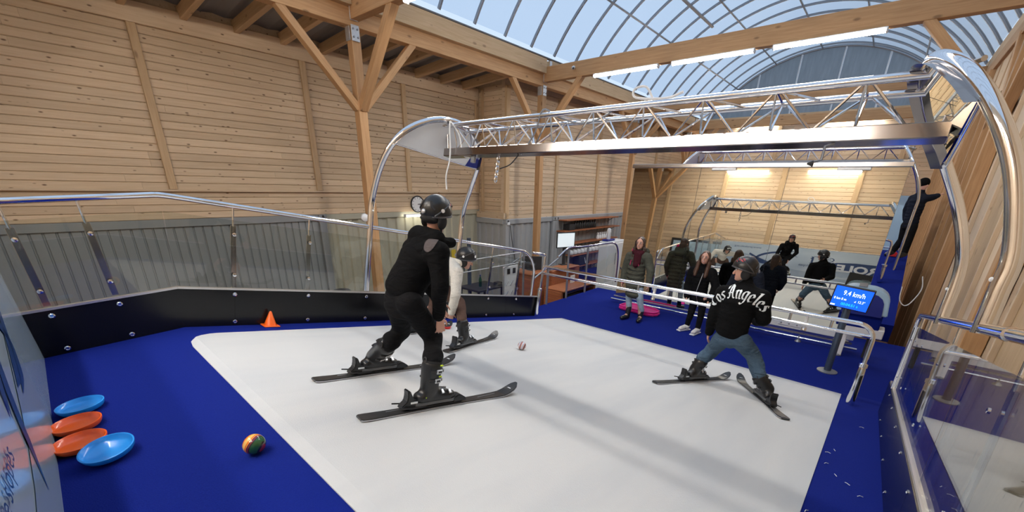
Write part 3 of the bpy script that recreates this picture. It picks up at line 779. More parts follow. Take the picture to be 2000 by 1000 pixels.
    if cables:
        # limp rope over the left end, hook bundle, two loops on the top chord, sensor at the right
        u1 = ua+.10
        tube('white_rope', smooth_path([fn(u1, 3.20, 2.43), fn(u1+.01, 3.21, 2.30), fn(u1+.02, 3.24, 2.05), fn(u1+.01, 3.22, 1.85), fn(u1+.02, 3.24, 1.70)], 5), .009, 'white_paint', e, 8)
        tube('white_rope', smooth_path([fn(u1+.02, 3.19, 2.43), fn(u1+.10, 3.27, 2.30), fn(u1+.16, 3.31, 2.10), fn(u1+.26, 3.33, 2.07)], 5), .007, 'white_paint', e, 6)
        for k in range(5):
            aa = np.linspace(0, 6.28, 13); c = fn(ua+.82, 3.33, 2.05-.052*k)
            tube('hook_link', [c+.018*math.cos(t)*(B2 if k % 2 else SD)+.032*math.sin(t)*SN for t in aa], .007, 'chrome', e, 6)
        tube('black_strap', smooth_path([fn(ua+.86, 3.33, 1.95), fn(ua+1.0, 3.33, 1.99), fn(ua+1.1, 3.33, 2.08)], 4), .006, 'dark_rubber', e, 6)
        tube('grey_cable', smooth_path([fn(ua+1.15, 3.31, 2.08), fn(ua+1.34, 3.26, 2.26), fn(ua+1.44, 3.215, 2.44), fn(ua+1.60, 3.27, 2.38), fn(ua+1.85, 3.30, 2.32), fn(ua+2.1, 3.27, 2.36), fn(ua+2.2, 3.23, 2.42)], 5), .008, 'grey_metal', e, 6)
        tube('cable_loop', smooth_path([fn(ua+2.52, 3.24, 2.43), fn(ua+2.45, 3.22, 2.52), fn(ua+2.36, 3.21, 2.51), fn(ua+2.38, 3.22, 2.45), fn(ua+2.62, 3.24, 2.43), fn(ua+2.75, 3.24, 2.46)], 5), .009, 'white_plastic', e, 6)
        box('bracket', fn(ua+.42, 3.33, 2.05), (.05, .04, .07), 'grey_metal', e, .004, (B2, SD, SN))
        tube('sensor_arm', [fn(ub-.42, 3.30, 2.08), fn(ub-.46, 3.28, 2.06), fn(ub-.46, 3.28, 1.98), fn(ub-.50, 3.27, 1.965)], .008, 'grey_metal', e, 6)
        lathe('sensor_tip', [(.004, .03), (.018, 0), (.018, -.005)], fn(ub-.50, 3.27, 1.955), 'dark_rubber', e, 8, -B2)
    return e
gantry(sim, 'chrome overhead truss on two curved hoops spanning the near slope')

# gate bars at the lower end
gt = empty('gate_rail', sim(-2.2, 6.02, 0), 'double chrome gate bar across the lower end of the belt', 'railing')
def gate_post(u, top, sl):
    p = tube('gate_post', [sim(u, 6.02, .0), sim(u, 6.02, top)], .022, 'chrome', gt, 12)
    lathe('sleeve', [(.040, 0), (.043, sl*.1), (.036, sl*.9), (.032, sl-.02), (.042, sl-.02), (.042, sl+.02), (.026, sl+.03)], sim(u, 6.02, 0), 'chrome', p, 16, SN)
    return p
gp = gate_post(-4.62, 1.10, .50)
tube('handle', [sim(-4.62, 6.02, 1.10), sim(-4.62, 6.0, 1.125), sim(-4.64, 5.90, 1.135), sim(-4.68, 5.72, 1.13)], .022, 'chrome', gp, 10)
gq = gate_post(.10, .70, .47)
for wt, r in ((.925, .026), (.80, .022)):
    cx = [sim(-4.62, 6.02, wt-.05), sim(-4.58, 6.02, wt)] if wt > .9 else [sim(-4.62, 6.02, wt)]
    if wt > .9: path = cx+[sim(-2, 6.02, wt), sim(-.06, 6.02, wt)]+[sim(-.06+.16*math.sin(a), 6.02, wt-.16+.16*math.cos(a)) for a in np.linspace(.2, 1.57, 7)]+[sim(.10, 6.02, .55)]
    else: path = cx+[sim(-2, 6.02, wt), sim(.10, 6.02, wt)]
    tube('gate_bar', path, r, 'chrome', gt, 12)
for u in (-3.7, -2.75, -2.28, -1.35, -.72, -.30): rod('spacer', sim(u, 6.02, .925), sim(u, 6.02, .80), .016, 'chrome', gt)
for u, v in ((-2.5, 6.10), (-.55, 6.10)):
    beam('bracket', sim(u, 6.06, .76), sim(u, 6.06, .93), .03, .05, 'white_paint', gt, up=tuple(SD)); lathe('foot_knob', [(.03, 0), (.03, .03), (.015, .05)], sim(u, 6.06, .72), 'chrome', gt, 10, SN)

# ---- mirror wall
MN = V3(math.sin(-.0108)*math.cos(.0816), -math.cos(-.0108)*math.cos(.0816), math.sin(.0816))
MO = V3(-2, 8.374, 0); MX = nrm(np.cross(V3(0, 0, 1), MN))*-1
MX = MX if MX[0] > 0 else -MX
MZ = nrm(np.cross(MN, MX)); MZ = MZ if MZ[2] > 0 else -MZ
def mir(x, z, d=0.0): return MO+(x+2)*MX+z*MZ+d*MN
mw = empty('mirror_wall', mir(-2, 0), 'huge tilted mirror of three panes facing the slope', 'mirror')
mxs = [-4.22, -2.86, -1.42, .10]
for i in range(3):
    a, b_ = mxs[i]+.003, mxs[i+1]-.003
    vs = [mir(a, .13), mir(b_, .13), mir(b_, 2.80), mir(a, 2.80)]; vs += [v-.006*MN for v in vs]
    add('mirror_pane', vs, [(3, 2, 1, 0), (4, 5, 6, 7), (0, 1, 5, 4), (1, 2, 6, 5), (2, 3, 7, 6), (3, 0, 4, 7)], 'mirror', mw)
vs = [mir(mxs[0], .02, -.06), mir(mxs[-1], .02, -.06), mir(mxs[-1], 2.8, -.06), mir(mxs[0], 2.8, -.06)]
beam('top_frame', mir(-4.25, 2.83), mir(.13, 2.83), .10, .07, 'steel_brushed', mw, up=tuple(MZ))
beam('backing', mir(-4.22, 1.5, -.05), mir(.10, 1.5, -.05), .03, 2.6, 'grey_metal', mw, up=tuple(MZ))
beam('base_frame', mir(-4.25, .11), mir(.12, .11), .06, .03, 'steel_brushed', mw, up=tuple(MZ))
beam('base_box', mir(-1.55, .24, .03), mir(.12, .24, .03), .05, .13, 'white_paint', mw, up=tuple(MZ))
for x in (-1.3, -.8): 
    bk = box('bracket_plate', mir(x, .25, .062), (.34, .012, .07), 'white_plastic', mw, .004, (MX, MN, MZ))
    for dx in (-.12, 0, .12): lathe('bolt', [(.014, 0), (.014, .01)], mir(x+dx, .25, .068), 'grey_metal', bk, 8, MN)
for x in (-2.45, -.55):
    bk = box('top_bracket', mir(x, 2.78, .02), (.42, .02, .06), 'galvanised', mw, .006, (MX, MN, MZ))
rod('base_rail', mir(-4.25, .06, .12), mir(.2, .06, .12), .02, 'chrome', mw)
for x in (-3.6, -2.0, -.6): lathe('foot', [(.05, 0), (.04, .02), (.015, .04), (.015, .10)], V3(*mir(x, 0, .12)[:2], .001), 'grey_metal', mw, 10)

# ---- display stand
st = empty('display_stand', (-.07, 7.05, 0), 'slim grey stand with a tilted blue speed display', 'display')
lathe('base_plate', [(.125, 0), (.125, .012), (.06, .02)], (-.07, 7.05, .001), 'grey_metal', st, 28)
plain('stand_grey', (.075, .10, .14), .3, .4)
rod('pole', (-.07, 7.05, .015), (-.07, 7.05, .98), .044, 'stand_grey', st, 18)
a = PY(1636, 557, 6.93); b_ = PY(1709, 572, 6.93); c_ = PY(1692, 611, 6.97); d_ = PY(1618, 594, 6.97)
SO = (a+b_+c_+d_)/4; SX = nrm(b_-a+c_-d_); SZ = nrm(np.cross(SX, a-d_)); SY = np.cross(SZ, SX)
SW, SH = np.linalg.norm(b_-a)*1.0, np.linalg.norm(a-d_)*1.0
if SZ[1] > 0: SZ = -SZ
SY = np.cross(SZ, SX)
hs = box('screen_housing', SO-.03*SZ, (SW+.03, SH+.03, .05), 'dark_rubber', st, .008, (SX, SY, SZ))
box('screen', SO-.004*SZ, (SW, SH, .012), 'screen_blue', hs, .002, (SX, SY, SZ))
box('neck', SO-.07*SZ+V3(0, 0, -.05), (.10, .08, .16), 'stand_grey', st, .01)
def stext(s, x, y, size, mat, wd=None): text('display_text', s, size, (SO+x*SW*SX+y*SH*SY+.003*SZ, SX, SY, SZ), mat, hs, wd, .003)
stext('9.4 km/h', -.26, .12, .092, 'screen_white', SW*.58)
stext('0 km 0 m', -.46, -.14, .048, 'screen_white', SW*.34)
stext('\u2220 12.3\u00b0', .10, -.14, .048, 'screen_white', SW*.28)
stext('00:04:51 s', -.22, -.38, .052, 'screen_cyan', SW*.46)
box('logo_mark', SO-.43*SW*SX-.43*SH*SY+.004*SZ, (.05, .018, .002), 'screen_white', hs, 0, (SX, SY, SZ))

# ---- pale blue rounded drive cover beside the display
dc = empty('drive_cover', (.15, 8.0, 0), 'rounded pale blue cover over a blue drive box behind the display', 'cover')
prof = [(-.30, .74), (-.30, 1.02), (-.28, 1.08), (-.23, 1.12), (-.16, 1.135), (.08, 1.125), (.17, 1.10), (.24, 1.05), (.28, .98), (.31, .74)]
prism('shell', [(x, z) for x, z in prof], .30, (V3(.09, 7.84, 0), V3(1, 0, 0), V3(0, 0, 1), V3(0, 1, 0)), 'pale_blue', dc, .012)
inner = [(x*.80, .60+(z-.60)*.86) for x, z in prof]
prism('side_cloth', inner, .02, (V3(.09, 7.825, 0), V3(1, 0, 0), V3(0, 0, 1), V3(0, 1, 0)), 'deep_blue', dc)
box('blue_body', (.10, 8.0, .66), (.52, .28, .30), 'blue_carpet', dc, .01)
box('plinth', (.20, 8.0, .46), (.46, .28, .14), 'white_paint', dc, .01)
beam('leg', (-.02, 7.95, .02), (-.02, 7.95, .60), .09, .06, 'white_paint', dc, up=(0, 1, 0)); beam('leg', (.30, 8.05, .02), (.30, 8.05, .40), .06, .06, 'dark_rubber', dc, up=(0, 1, 0))
lathe('foot', [(.05, 0), (.05, .015), (.02, .04)], (-.02, 7.95, .002), 'grey_metal', dc, 12)
box('centre_band', (.02, 7.99, 1.137), (.10, .31, .012), 'grey_metal', dc, .004)

# ---- banner at the rear of the platform (also read backwards in the mirror)
PS = -.89                                            # its place along the platform
bn = empty('banner_panel', plat(-2.2, PS, 0), 'long pale blue printed panel closing the top of the slope', 'banner')
BH = 1.02
solid('panel', [plat(UL+.02, PS, .0), plat(UL+.02, PS, BH), plat(1.0, PS, BH), plat(1.0, PS, 0)], -.02*FD, 'banner_skin', bn)
# front face looks down the slope: text runs from +u to -u
bo_ = plat(0, PS, 0); BX, BY, BZ = -B2, FN, FD
def bpt(u, w_, d=.004): return plat(u, PS, w_)+d*FD
def bpoly(name, pts, mat, d=.004): 
    return add(name, [bpt(u, w_, d) for u, w_ in pts], [tuple(range(len(pts)))], mat, bn)
wave = [(1.0-.0*i, 0) for i in range(1)]
bpoly('pale_wave', [(1.0, .02), (1.0, .30)]+[(1.0-i*.28, .30+.16*math.sin(i*.42+.3)+.012*i) for i in range(1, 20)]+[(-4.6, .02)], 'banner_shade', .003)
bpoly('navy_wave', [(.9, .66), (.2, .70), (-.5, .70), (-1.0, .66), (-1.22, .58), (-.9, .46), (-.5, .36), (0, .30), (.5, .28), (.9, .30)], 'navy_print', .005)
text('lettering', 'PROLE', .30, (bpt(.36, .40, .003), BX, BY, BZ), 'print_white', bn, 1.32, .005, bold=.012)
text('lettering', 'SKi', .30, (bpt(-1.08, .57, .003), BX, BY, BZ), 'navy_print', bn, .68, .004, bold=.016)
text('lettering', 'SKi', .30, (bpt(-1.09, .57, .003), BX, BY, BZ), 'banner_skin', bn, .66, .006, bold=.002)
text('lettering', 'infinite slopes', .11, (bpt(-1.30, .44, .003), BX, BY, BZ), 'navy_print', bn, .72, .005)
text('lettering', 'www.proleski.org', .085, (bpt(-3.28, .86, .003), BX, BY, BZ), 'navy_print', bn, .90, .005)
text('lettering', '\u00ae', .07, (bpt(-3.05, .80, .003), BX, BY, BZ), 'navy_print', bn, None, .005)
def swoosh(pts, wds, name='swoosh'):
    P = smooth_path([np.array(p, float) for p in pts], 6); W = np.interp(np.linspace(0, 1, len(P)), np.linspace(0, 1, len(wds)), wds); L_ = []; R_ = []
    for i, p in enumerate(P):
        t = nrm(P[min(i+1, len(P)-1)]-P[max(i-1, 0)]); nn = np.array([-t[1], t[0]]); L_.append(p+nn*W[i]); R_.append(p-nn*W[i])
    vs = [bpt(*q, .005) for q in L_+R_]; n = len(P)
    add(name, vs, [(i, i+1, n+i+1, n+i) for i in range(n-1)], 'navy_print', bn)
swoosh([(-2.12, .70), (-2.45, .80), (-2.85, .78), (-3.22, .66), (-3.36, .52), (-3.18, .40), (-2.9, .36)], [.004, .025, .03, .035, .045, .04, .004])
swoosh([(-2.2, .86), (-2.5, .90), (-2.75, .88)], [.004, .022, .003])
swoosh([(-3.62, .66), (-3.34, .53), (-3.05, .43), (-2.85, .41)], [.03, .04, .045, .004])
swoosh([(-2.78, .62), (-2.56, .47), (-2.42, .33), (-2.26, .16)], [.035, .045, .04, .003])
swoosh([(-2.60, .60), (-2.45, .52), (-2.36, .45)], [.03, .03, .003])
rod('top_edge', plat(UL+.02, PS-.01, BH), plat(1.0, PS-.01, BH), .012, 'steel_brushed', bn)

# ---- things lying about
def disc(c, label, mat, r=.108, tilt=None, nn=None):
    nn = FN if nn is None else nn
    prof = [(.0, .004), (r*.72, .004), (r*.84, .010), (r*.91, .026), (r*.945, .031), (r, .030), (r*1.0, .025), (r*.97, .012), (r*.90, .0), (0.0, .0)]
    prof = [(max(a, .001), b) for a, b in prof]
    o = lathe('throwing_disc', prof[::-1], c, mat, None, 36, nn); tag(o, label, 'disc', 'throwing discs')
    return o
def FP(x, y, w_=0.0):
    d = ray(x, y); p0 = plat(0, 0, w_)-EYE; return EYE+d*((p0@FN)/(d@FN))
disc(FP(160, 797, .015), 'blue throwing disc, topmost of the row beside the banner', 'blue_disc')
disc(FP(152, 833, .015), 'orange throwing disc directly below the top blue disc', 'orange_disc')
disc(FP(159, 869, .014), 'orange throwing disc partly under the lower blue disc', 'orange_disc')
o = disc(FP(213, 882, .03), 'blue throwing disc lying over the edge of an orange one', 'blue_disc', nn=nrm(FN+.12*B2-.06*FD))
def ball(name, c, r, mat, label):
    bm = bmesh.new(); bmesh.ops.create_icosphere(bm, subdivisions=4, radius=r); me = bpy.data.meshes.new(name); bm.to_mesh(me); bm.free(); me.shade_smooth(); me.materials.append(MATS[mat])
    ob = bpy.data.objects.new(name, me); link(ob, Matrix.Translation(Vector(c)) @ Matrix.Rotation(.9, 4, 'X') @ Matrix.Rotation(.5, 4, 'Y')); tag(ob, label, 'ball'); return ob
ball('toy_ball', FP(502, 884)+.052*FN, .052, 'ball_orange', 'dark ball with orange swirls on the blue carpet')
ball('toy_ball', SP(1018, 684)+.050*SN+.006*SN, .050, 'ball_striped', 'small ball striped red, white and blue on the white belt')
cn = empty('marker_cone', SP(565, 634), 'small orange marker cone against the black kick board', 'cone')
cc = sim(-4.60, 1.56, .0)
WM[cn] = Matrix.Translation(Vector(cc)); cn.matrix_basis = WM[cn]
lathe('cone', [(.058, .010), (.055, .016), (.012, .148), (.006, .154)], cc, 'orange_plastic', cn, 20, SN)
box('base', cc+.006*SN, (.145, .145, .012), 'orange_plastic', cn, .004, (B2, SD, SN))
rd = disc(SP(868, 640, .01), 'flat red marker disc on the belt by the bending skier', 'red_plastic', .085, nn=SN)
rd.name = 'marker_disc'; del rd['group']
sl = empty('plastic_sled', (-3.45, 8.02, 0), 'pink plastic sled lying under the mirror behind the women', 'sled')
prism('hull', [(-.40, -.16), (-.30, -.2), (.30, -.2), (.42, -.12), (.46, 0), (.42, .12), (.30, .2), (-.30, .2), (-.40, .16)], .07, (V3(-3.42, 7.95, .005), nrm((1, -.12, 0)), nrm((.12, 1, 0)), V3(0, 0, 1)), 'pink_plastic', sl, .025)
tube('rim', [V3(-3.42, 7.95, .085)+a_*nrm((1, -.12, 0))+b__*nrm((.12, 1, 0)) for a_, b__ in [(-.38, -.14), (-.28, -.18), (.28, -.18), (.4, -.11), (.43, 0), (.4, .11), (.28, .18), (-.28, .18), (-.38, .14), (-.38, -.14)]], .016, 'pink_plastic', sl, 8)
ck = empty('wall_clock', (XL+.01, 7.36, 1.83), 'round black rimmed wall clock with white dial', 'clock')
cc = V3(XL+.012, 7.36, 1.83)
lathe('case', [(.22, 0), (.225, .03), (.205, .045), (.195, .03), (.195, .02), (.001, .02)], cc, 'dark_rubber', ck, 32, (1, 0, 0))
lathe('dial', [(.195, 0), (.195, .004)], cc+V3(.022, 0, 0), 'white_paint', ck, 32, (1, 0, 0))
for k in range(12):
    a = k*math.pi/6; box('hour_mark', cc+V3(.028, .165*math.sin(a), .165*math.cos(a)), (.003, .012, .034), 'dark_rubber', ck, 0, (V3(1, 0, 0), V3(0, math.cos(a), -math.sin(a)), V3(0, math.sin(a), math.cos(a))))
for a, l, wd in ((1.58, .14, .012), (1.50, .09, .016)):
    d = V3(0, math.sin(a), math.cos(a)); beam('clock_hand', cc+V3(.03, 0, 0), cc+V3(.03, 0, 0)+d*l, wd, .003, 'dark_rubber', ck, up=(1, 0, 0), bev=0)
cv = empty('security_camera', (-6.95, 10.1, 5.2), 'small white security camera on the tie beam', 'camera')
lathe('mount', [(.04, 0), (.04, .02), (.015, .05)], (-6.95, 10.165, 5.20), 'white_plastic', cv, 14, (0, -1, 0))
lathe('body', [(.03, 0), (.035, .03), (.035, .13), (.028, .14)], (-6.95, 10.12, 5.19), 'white_plastic', cv, 14, (.6, -.7, -.3))
lathe('lens', [(.026, 0), (.02, .01)], V3(-6.95, 10.12, 5.19)+.14*nrm((.6, -.7, -.3)), 'dark_rubber', cv, 12, (.6, -.7, -.3))
bellc = PXX(714, 425, -7.92)
al = lathe('alarm_bell', [(.075, 0), (.08, .02), (.07, .06), (.03, .08)], PXX(712, 425, -7.9), 'white_plastic', None, 16, (1, -.3, 0)); tag(al, 'small white dome fixed on the nearest timber post', 'bell')
for (pa, pb, nm) in (((985, 452), (985, 424), 'white socket box on the grey container corner'),):
    o = box('socket_box', PXX(993, 437, XR_+.10), (.06, .10, .09), 'white_plastic', None, .01); tag(o, nm, 'socket')
cb = tube('hanging_cable', smooth_path([PXX(997, 441, XR_+.09), PXX(1000, 470, XR_+.09), PXX(1006, 510, XR_+.1), PXX(1010, 540, XR_+.12)], 5), .010, 'dark_rubber', None, 6); tag(cb, 'thin dark cable hanging from the socket on the container', 'cable')

sto = empty('black_stool', PXX(667, 575, -5.3)*V3(1, 1, 0)+V3(0, 0, ZG), 'round black stool seat just showing above the far kick board', 'stool')
q_ = PXX(667, 566, -5.3); lathe('seat', [(.10, -.10), (.13, -.08), (.13, -.03), (.10, 0), (.03, .015)], q_, 'dark_rubber', sto, 20); rod('column', q_*V3(1, 1, 0)+V3(0, 0, ZG+.02), q_-V3(0, 0, .09), .03, 'grey_metal', sto); lathe('foot', [(.20, 0), (.20, .02), (.04, .05)], q_*V3(1, 1, 0)+V3(0, 0, ZG), 'grey_metal', sto, 18)
for i, (px_, py_, a_) in enumerate([(1617, 884, .3), (1630, 879, 1.9), (1614, 905, .9), (1655, 945, 2.4), (1680, 970, .7), (1683, 835, .2), (1575, 998, 1.2), (1632, 928, 2.0)]):
    q_ = SP(px_, py_, .004); d_ = math.cos(a_)*B2+math.sin(a_)*SD
    t_ = tube('thread_scrap', [q_-.018*d_, q_+.004*SN+.004*np.cross(SN, d_), q_+.018*d_], .0022, 'white_paint', None, 5); tag(t_, 'tiny white thread scrap on the blue carpet strip beside the right railing', 'thread', 'white thread scraps')

# ================================================================ BEHIND THE MIRROR: a second slope
S2O = V3(0, 12.35, .98)
def sim2(u, v, w_=0.0): return V3(u+.04, 12.35+(v-3.33)*.97, .93+(v-3.33)*.03+w_)
gantry(sim2, 'second chrome truss with hoops standing behind the mirror', .024, False, far=True, legs=-.2)
c2 = empty('far_ramp', (-2, 11, 0), 'blue carpeted ramp rising behind the right edge of the mirror', 'ramp')
solid('ramp_top', [V3(-4.6, 9.35, .30), V3(.60, 9.35, .30), V3(.60, 12.6, 1.20), V3(-4.6, 12.6, 1.20)], V3(0, 0, -.3), 'blue_carpet', c2)
solid('ramp_platform', [V3(-4.6, 12.6, 1.20), V3(.60, 12.6, 1.20), V3(.60, 15.5, 1.15), V3(-4.6, 15.5, 1.15)], V3(0, 0, -.3), 'blue_carpet', c2)
sp2 = box('side_panel', (.25, 13.2, 1.75), (.7, .03, 1.3), 'pale_blue', c2, .005)
g2 = empty('far_gate_post', (.24, 11.0, .76), 'slim chrome post with white sleeve on the blue ramp behind the mirror', 'post')
lathe('sleeve', [(.035, 0), (.045, .03), (.035, .30), (.045, .31), (.045, .35), (.02, .36)], (.24, 11.0, .76), 'chrome', g2, 14)
tube('tube', [(.24, 11.0, 1.0), (.24, 11.0, 1.50), (.22, 11.0, 1.56), (.15, 11.0, 1.58), (-.25, 11.0, 1.58)], .022, 'chrome', g2, 10)
rod('cross_bar', (.24, 11.0, 1.44), (-.25, 11.0, 1.44), .016, 'chrome', g2)
wd = prism('red_wedge', [(-.10, 0), (.10, 0), (.09, .03), (0, .11), (-.09, .03)], .12, (V3(.38, 12.35, 1.14), V3(1, 0, 0), V3(0, 0, 1), V3(0, 1, 0)), 'red_plastic', None, .01); tag(wd, 'small red wedge marker on the far blue ramp', 'marker')
rp = tube('white_rope', smooth_path([PY(1762, 560, 8.9), PY(1757, 585, 8.9), PY(1766, 597, 8.9), PY(1780, 590, 8.9), PY(1800, 565, 8.9), PY(1802, 540, 8.9)], 5), .008, 'white_paint', None, 6); tag(rp, 'thin white cable drooping in the dark gap right of the mirror', 'cable')

# ================================================================ COUNTER CORNER
# handrail with glass along the left edge of the carpet
hr = empty('ramp_railing', (-5.12, 8.0, 0), 'curved chrome railing with clear panel along the left carpet edge', 'railing')
X5 = -5.12
tube('handrail', smooth_path([(X5, 7.35, .98), (X5, 7.75, 1.14), (X5, 8.3, 1.12), (X5, 9.4, 1.10), (X5, 9.85, 1.06), (X5, 10.05, .88), (X5, 10.12, .55), (X5, 10.12, .02)], 6), .022, 'chrome', hr, 10)
tube('lower_rail', [(X5, 6.5, .62), (X5, 7.4, .97)], .020, 'grey_metal', hr, 10)
solid('clear_panel', [V3(X5, 7.75, .10), V3(X5, 10.05, .10), V3(X5, 10.02, .85), V3(X5, 9.8, 1.02), V3(X5, 7.75, 1.07)], V3(.01, 0, 0), 'railing_glass', hr)
for yy in (7.0, 7.75, 8.55): rod('upright', (X5, yy, -.2), (X5, yy, 1.1 if yy > 7.2 else .8), .024, 'grey_metal', hr, 10)
# reception counter
ct = empty('reception_counter', (-6.0, 8.4, ZG), 'dark red wooden reception counter with an upper and a lower top', 'counter')
slab('left_front', -6.85, -6.25, 7.85, 8.5, ZG, .34, 'counter_wood', ct, .01)
slab('left_top', -6.9, -6.2, 7.80, 8.55, .34, .38, 'red_shelf', ct, .01)
slab('right_back', -6.25, -6.15, 8.6, 9.9, ZG, .36, 'counter_wood', ct, .01)
slab('raised_top', -6.45, -6.05, 8.8, 9.7, .36, .40, 'red_shelf', ct, .01)
slab('work_top', -6.15, -5.55, 8.3, 9.9, -.05, -.01, 'red_shelf', ct, .01)
slab('right_side', -6.15, -5.6, 8.28, 8.36, ZG, -.05, 'counter_wood', ct, .01)
slab('right_end', -6.15, -5.6, 9.84, 9.92, ZG, -.05, 'counter_wood', ct, .01)
slab('front_low', -5.64, -5.58, 8.3, 9.9, ZG, -.55, 'counter_wood', ct, .01)
slab('shelf_box', -6.1, -5.7, 8.7, 9.3, -.5, -.2, 'dark_rubber', ct, .01)
sv = slab('card_stand', -5.95, -5.93, 9.15, 9.35, 0.0, .20, 'white_paint', None, .002); tag(sv, 'small white card standing on the counter work top', 'card')
mo = empty('monitor', (-6.3, 9.4, .4), 'black framed monitor with a white picture on the counter', 'monitor')
mx_ = nrm((.30, 1, 0)); mz_ = V3(0, 0, 1); mn = np.cross(mx_, mz_)
box('bezel', (-6.35, 9.42, 1.06), (.62, .03, .40), 'dark_rubber', mo, .006, (mx_, -mn, mz_))
box('picture', V3(-6.35, 9.42, 1.06)+.015*mn, (.57, .006, .355), 'monitor_white', mo, 0, (mx_, -mn, mz_))
box('stand', (-6.38, 9.42, .65), (.08, .04, .48), 'dark_rubber', mo, .004, (mx_, -mn, mz_))
box('foot', (-6.38, 9.42, .408), (.24, .18, .015), 'dark_rubber', mo, .004, (mx_, -mn, mz_))
m2 = empty('laptop', (-6.5, 8.1, .38), 'dark back of a computer screen on the left counter', 'monitor')
box('screen_back', (-6.55, 8.25, .56), (.50, .025, .34), 'dark_rubber', m2, .008, (nrm((.8, .6, 0)), nrm((-.6, .8, 0)), V3(0, 0, 1)))
box('foot', (-6.55, 8.25, .39), (.22, .18, .02), 'dark_rubber', m2, .004)
# wall shelves
WX = XR_+.10
SHZ = [(1.30, 12.5, 16.3), (.93, 12.4, 16.5), (.47, 12.8, 16.4), (.02, 13.0, 15.6), (-.42, 13.3, 15.4)]
nms = ['topmost wall shelf under the boards', 'second wall shelf holding the row of black bottles', 'third wall shelf with white figures', 'fourth wall shelf with the row of helmets below', 'lowest wall shelf above the blue box']
for (z, a, b_), nm in zip(SHZ, nms):
    e = empty('wall_shelf', (WX, a, z), 'red brown '+nm, 'shelf')
    slab('board', WX-.03, WX+.34, a, b_, z-.04, z, 'red_shelf', e, .006)
    for yy in (a+.3, (a+b_)/2, b_-.3): beam('bracket', (WX-.02, yy, z-.22), (WX+.25, yy, z-.045), .02, .025, 'grey_metal', e)
def copies(root, spots, labels):
    out = []
    for i, (p, lb) in enumerate(zip(spots, labels)):
        if i == 0: o = root; o.matrix_basis = Matrix.Translation(Vector(p)); WM[o] = o.matrix_basis.copy()
        else:
            o = root.copy(); COL.objects.link(o); o.matrix_basis = Matrix.Translation(Vector(p)); WM[o] = o.matrix_basis.copy()
            for ch in root.children:
                c = ch.copy(); COL.objects.link(c); c.parent = o; c.matrix_parent_inverse = ch.matrix_parent_inverse.copy()
        o['label'] = lb; out.append(o)
    return out
ORD = ['first', 'second', 'third', 'fourth', 'fifth', 'sixth', 'seventh', 'eighth', 'ninth', 'tenth', 'eleventh', 'twelfth']
bt = empty('black_bottle', (0, 0, 0), 'b', 'bottle', 'black bottles on the second wall shelf')
lathe('body', [(.055, 0), (.06, .02), (.06, .19), (.03, .235), (.025, .25)], (0, 0, 0), 'helmet_black', bt, 12)
lathe('cap', [(.03, .25), (.032, .29), (.02, .30)], (0, 0, 0), 'dark_rubber', bt, 10)
copies(bt, [(WX+.14, 13.35+.155*i, .932) for i in range(10)], [ORD[i]+' black bottle from the left on the second wall shelf' for i in range(10)])
bx = box('black_box', (WX+.15, 12.95, 1.035), (.28, .36, .20), 'dark_rubber', None, .01); tag(bx, 'black box left of the bottles on the second wall shelf', 'box')
hl = empty('grey_helmet', (0, 0, 0), 'b', 'helmet', 'helmets on the fourth wall shelf')
lathe('shell', [(.10, 0), (.115, .03), (.115, .08), (.095, .13), (.05, .165), (.01, .175)], (0, 0, 0), 'white_plastic', hl, 14)
lathe('rim', [(.104, -.001), (.118, .004), (.104, .012)], (0, 0, 0), 'dark_rubber', hl, 14)
copies(hl, [(WX+.15, 13.15+.26*i, .022) for i in range(9)], [ORD[i]+' pale helmet from the left on the fourth wall shelf' for i in range(9)])
fg = empty('white_figurine', (0, 0, 0), 'b', 'figurine', 'white figures on the third wall shelf')
lathe('body', [(.06, 0), (.065, .06), (.045, .14), (.03, .16)], (0, 0, 0), 'white_plastic', fg, 10)
lathe('top', [(.03, .15), (.05, .18), (.045, .23), (.01, .25)], (0, 0, 0), 'white_plastic', fg, 10)
copies(fg, [(WX+.15, 15.05+.17*i, .472) for i in range(6)], [ORD[i]+' small white figure from the left on the third wall shelf' for i in range(6)])
bg_ = empty('black_bag', (WX+.2, 13.6, -.42), 'black bag with a white V mark under the helmets', 'bag')
box('body', (WX+.2, 13.85, -.23), (.30, .75, .36), 'padding', bg_, .03)
for s in (-1, 1): beam('v_mark', (WX+.352, 13.95, -.36), (WX+.352, 13.95+s*.09, -.13), .03, .008, 'print_white', bg_, up=(1, 0, 0), bev=0)
bb = box('blue_box', (WX+.42, 14.3, -.95), (.6, 1.6, .55), 'deep_blue', None, .02); tag(bb, 'dark blue chest standing under the lowest shelf', 'box')
fr = empty('white_cabinet', (-6.9, 12.8, ZG), 'tall white cabinet with rounded side panel right of the shelves', 'cabinet')
slab('body', -7.2, -6.85, 12.7, 13.9, ZG, .70, 'white_plastic', fr, .03)
slab('door', -6.85, -6.83, 12.75, 13.28, ZG+.1, .62, 'white_paint', fr, .01); slab('door', -6.85, -6.83, 13.32, 13.85, ZG+.1, .62, 'white_paint', fr, .01)
rod('handle', (-6.80, 13.22, -.1), (-6.80, 13.22, .3), .012, 'grey_metal', fr)
tp_ = empty('paper_dispenser', (-7.0, 12.5, .74), 'blue dispenser with a white roll on top of the white cabinet', 'dispenser')
slab('tray', -7.12, -6.9, 12.75, 13.25, .705, .76, 'deep_blue', tp_, .01)
lathe('roll', [(.06, 0), (.07, .02), (.06, .20), (.075, .24), (.06, .34), (.01, .36)], (-7.02, 13.0, .76), 'white_plastic', tp_, 12)
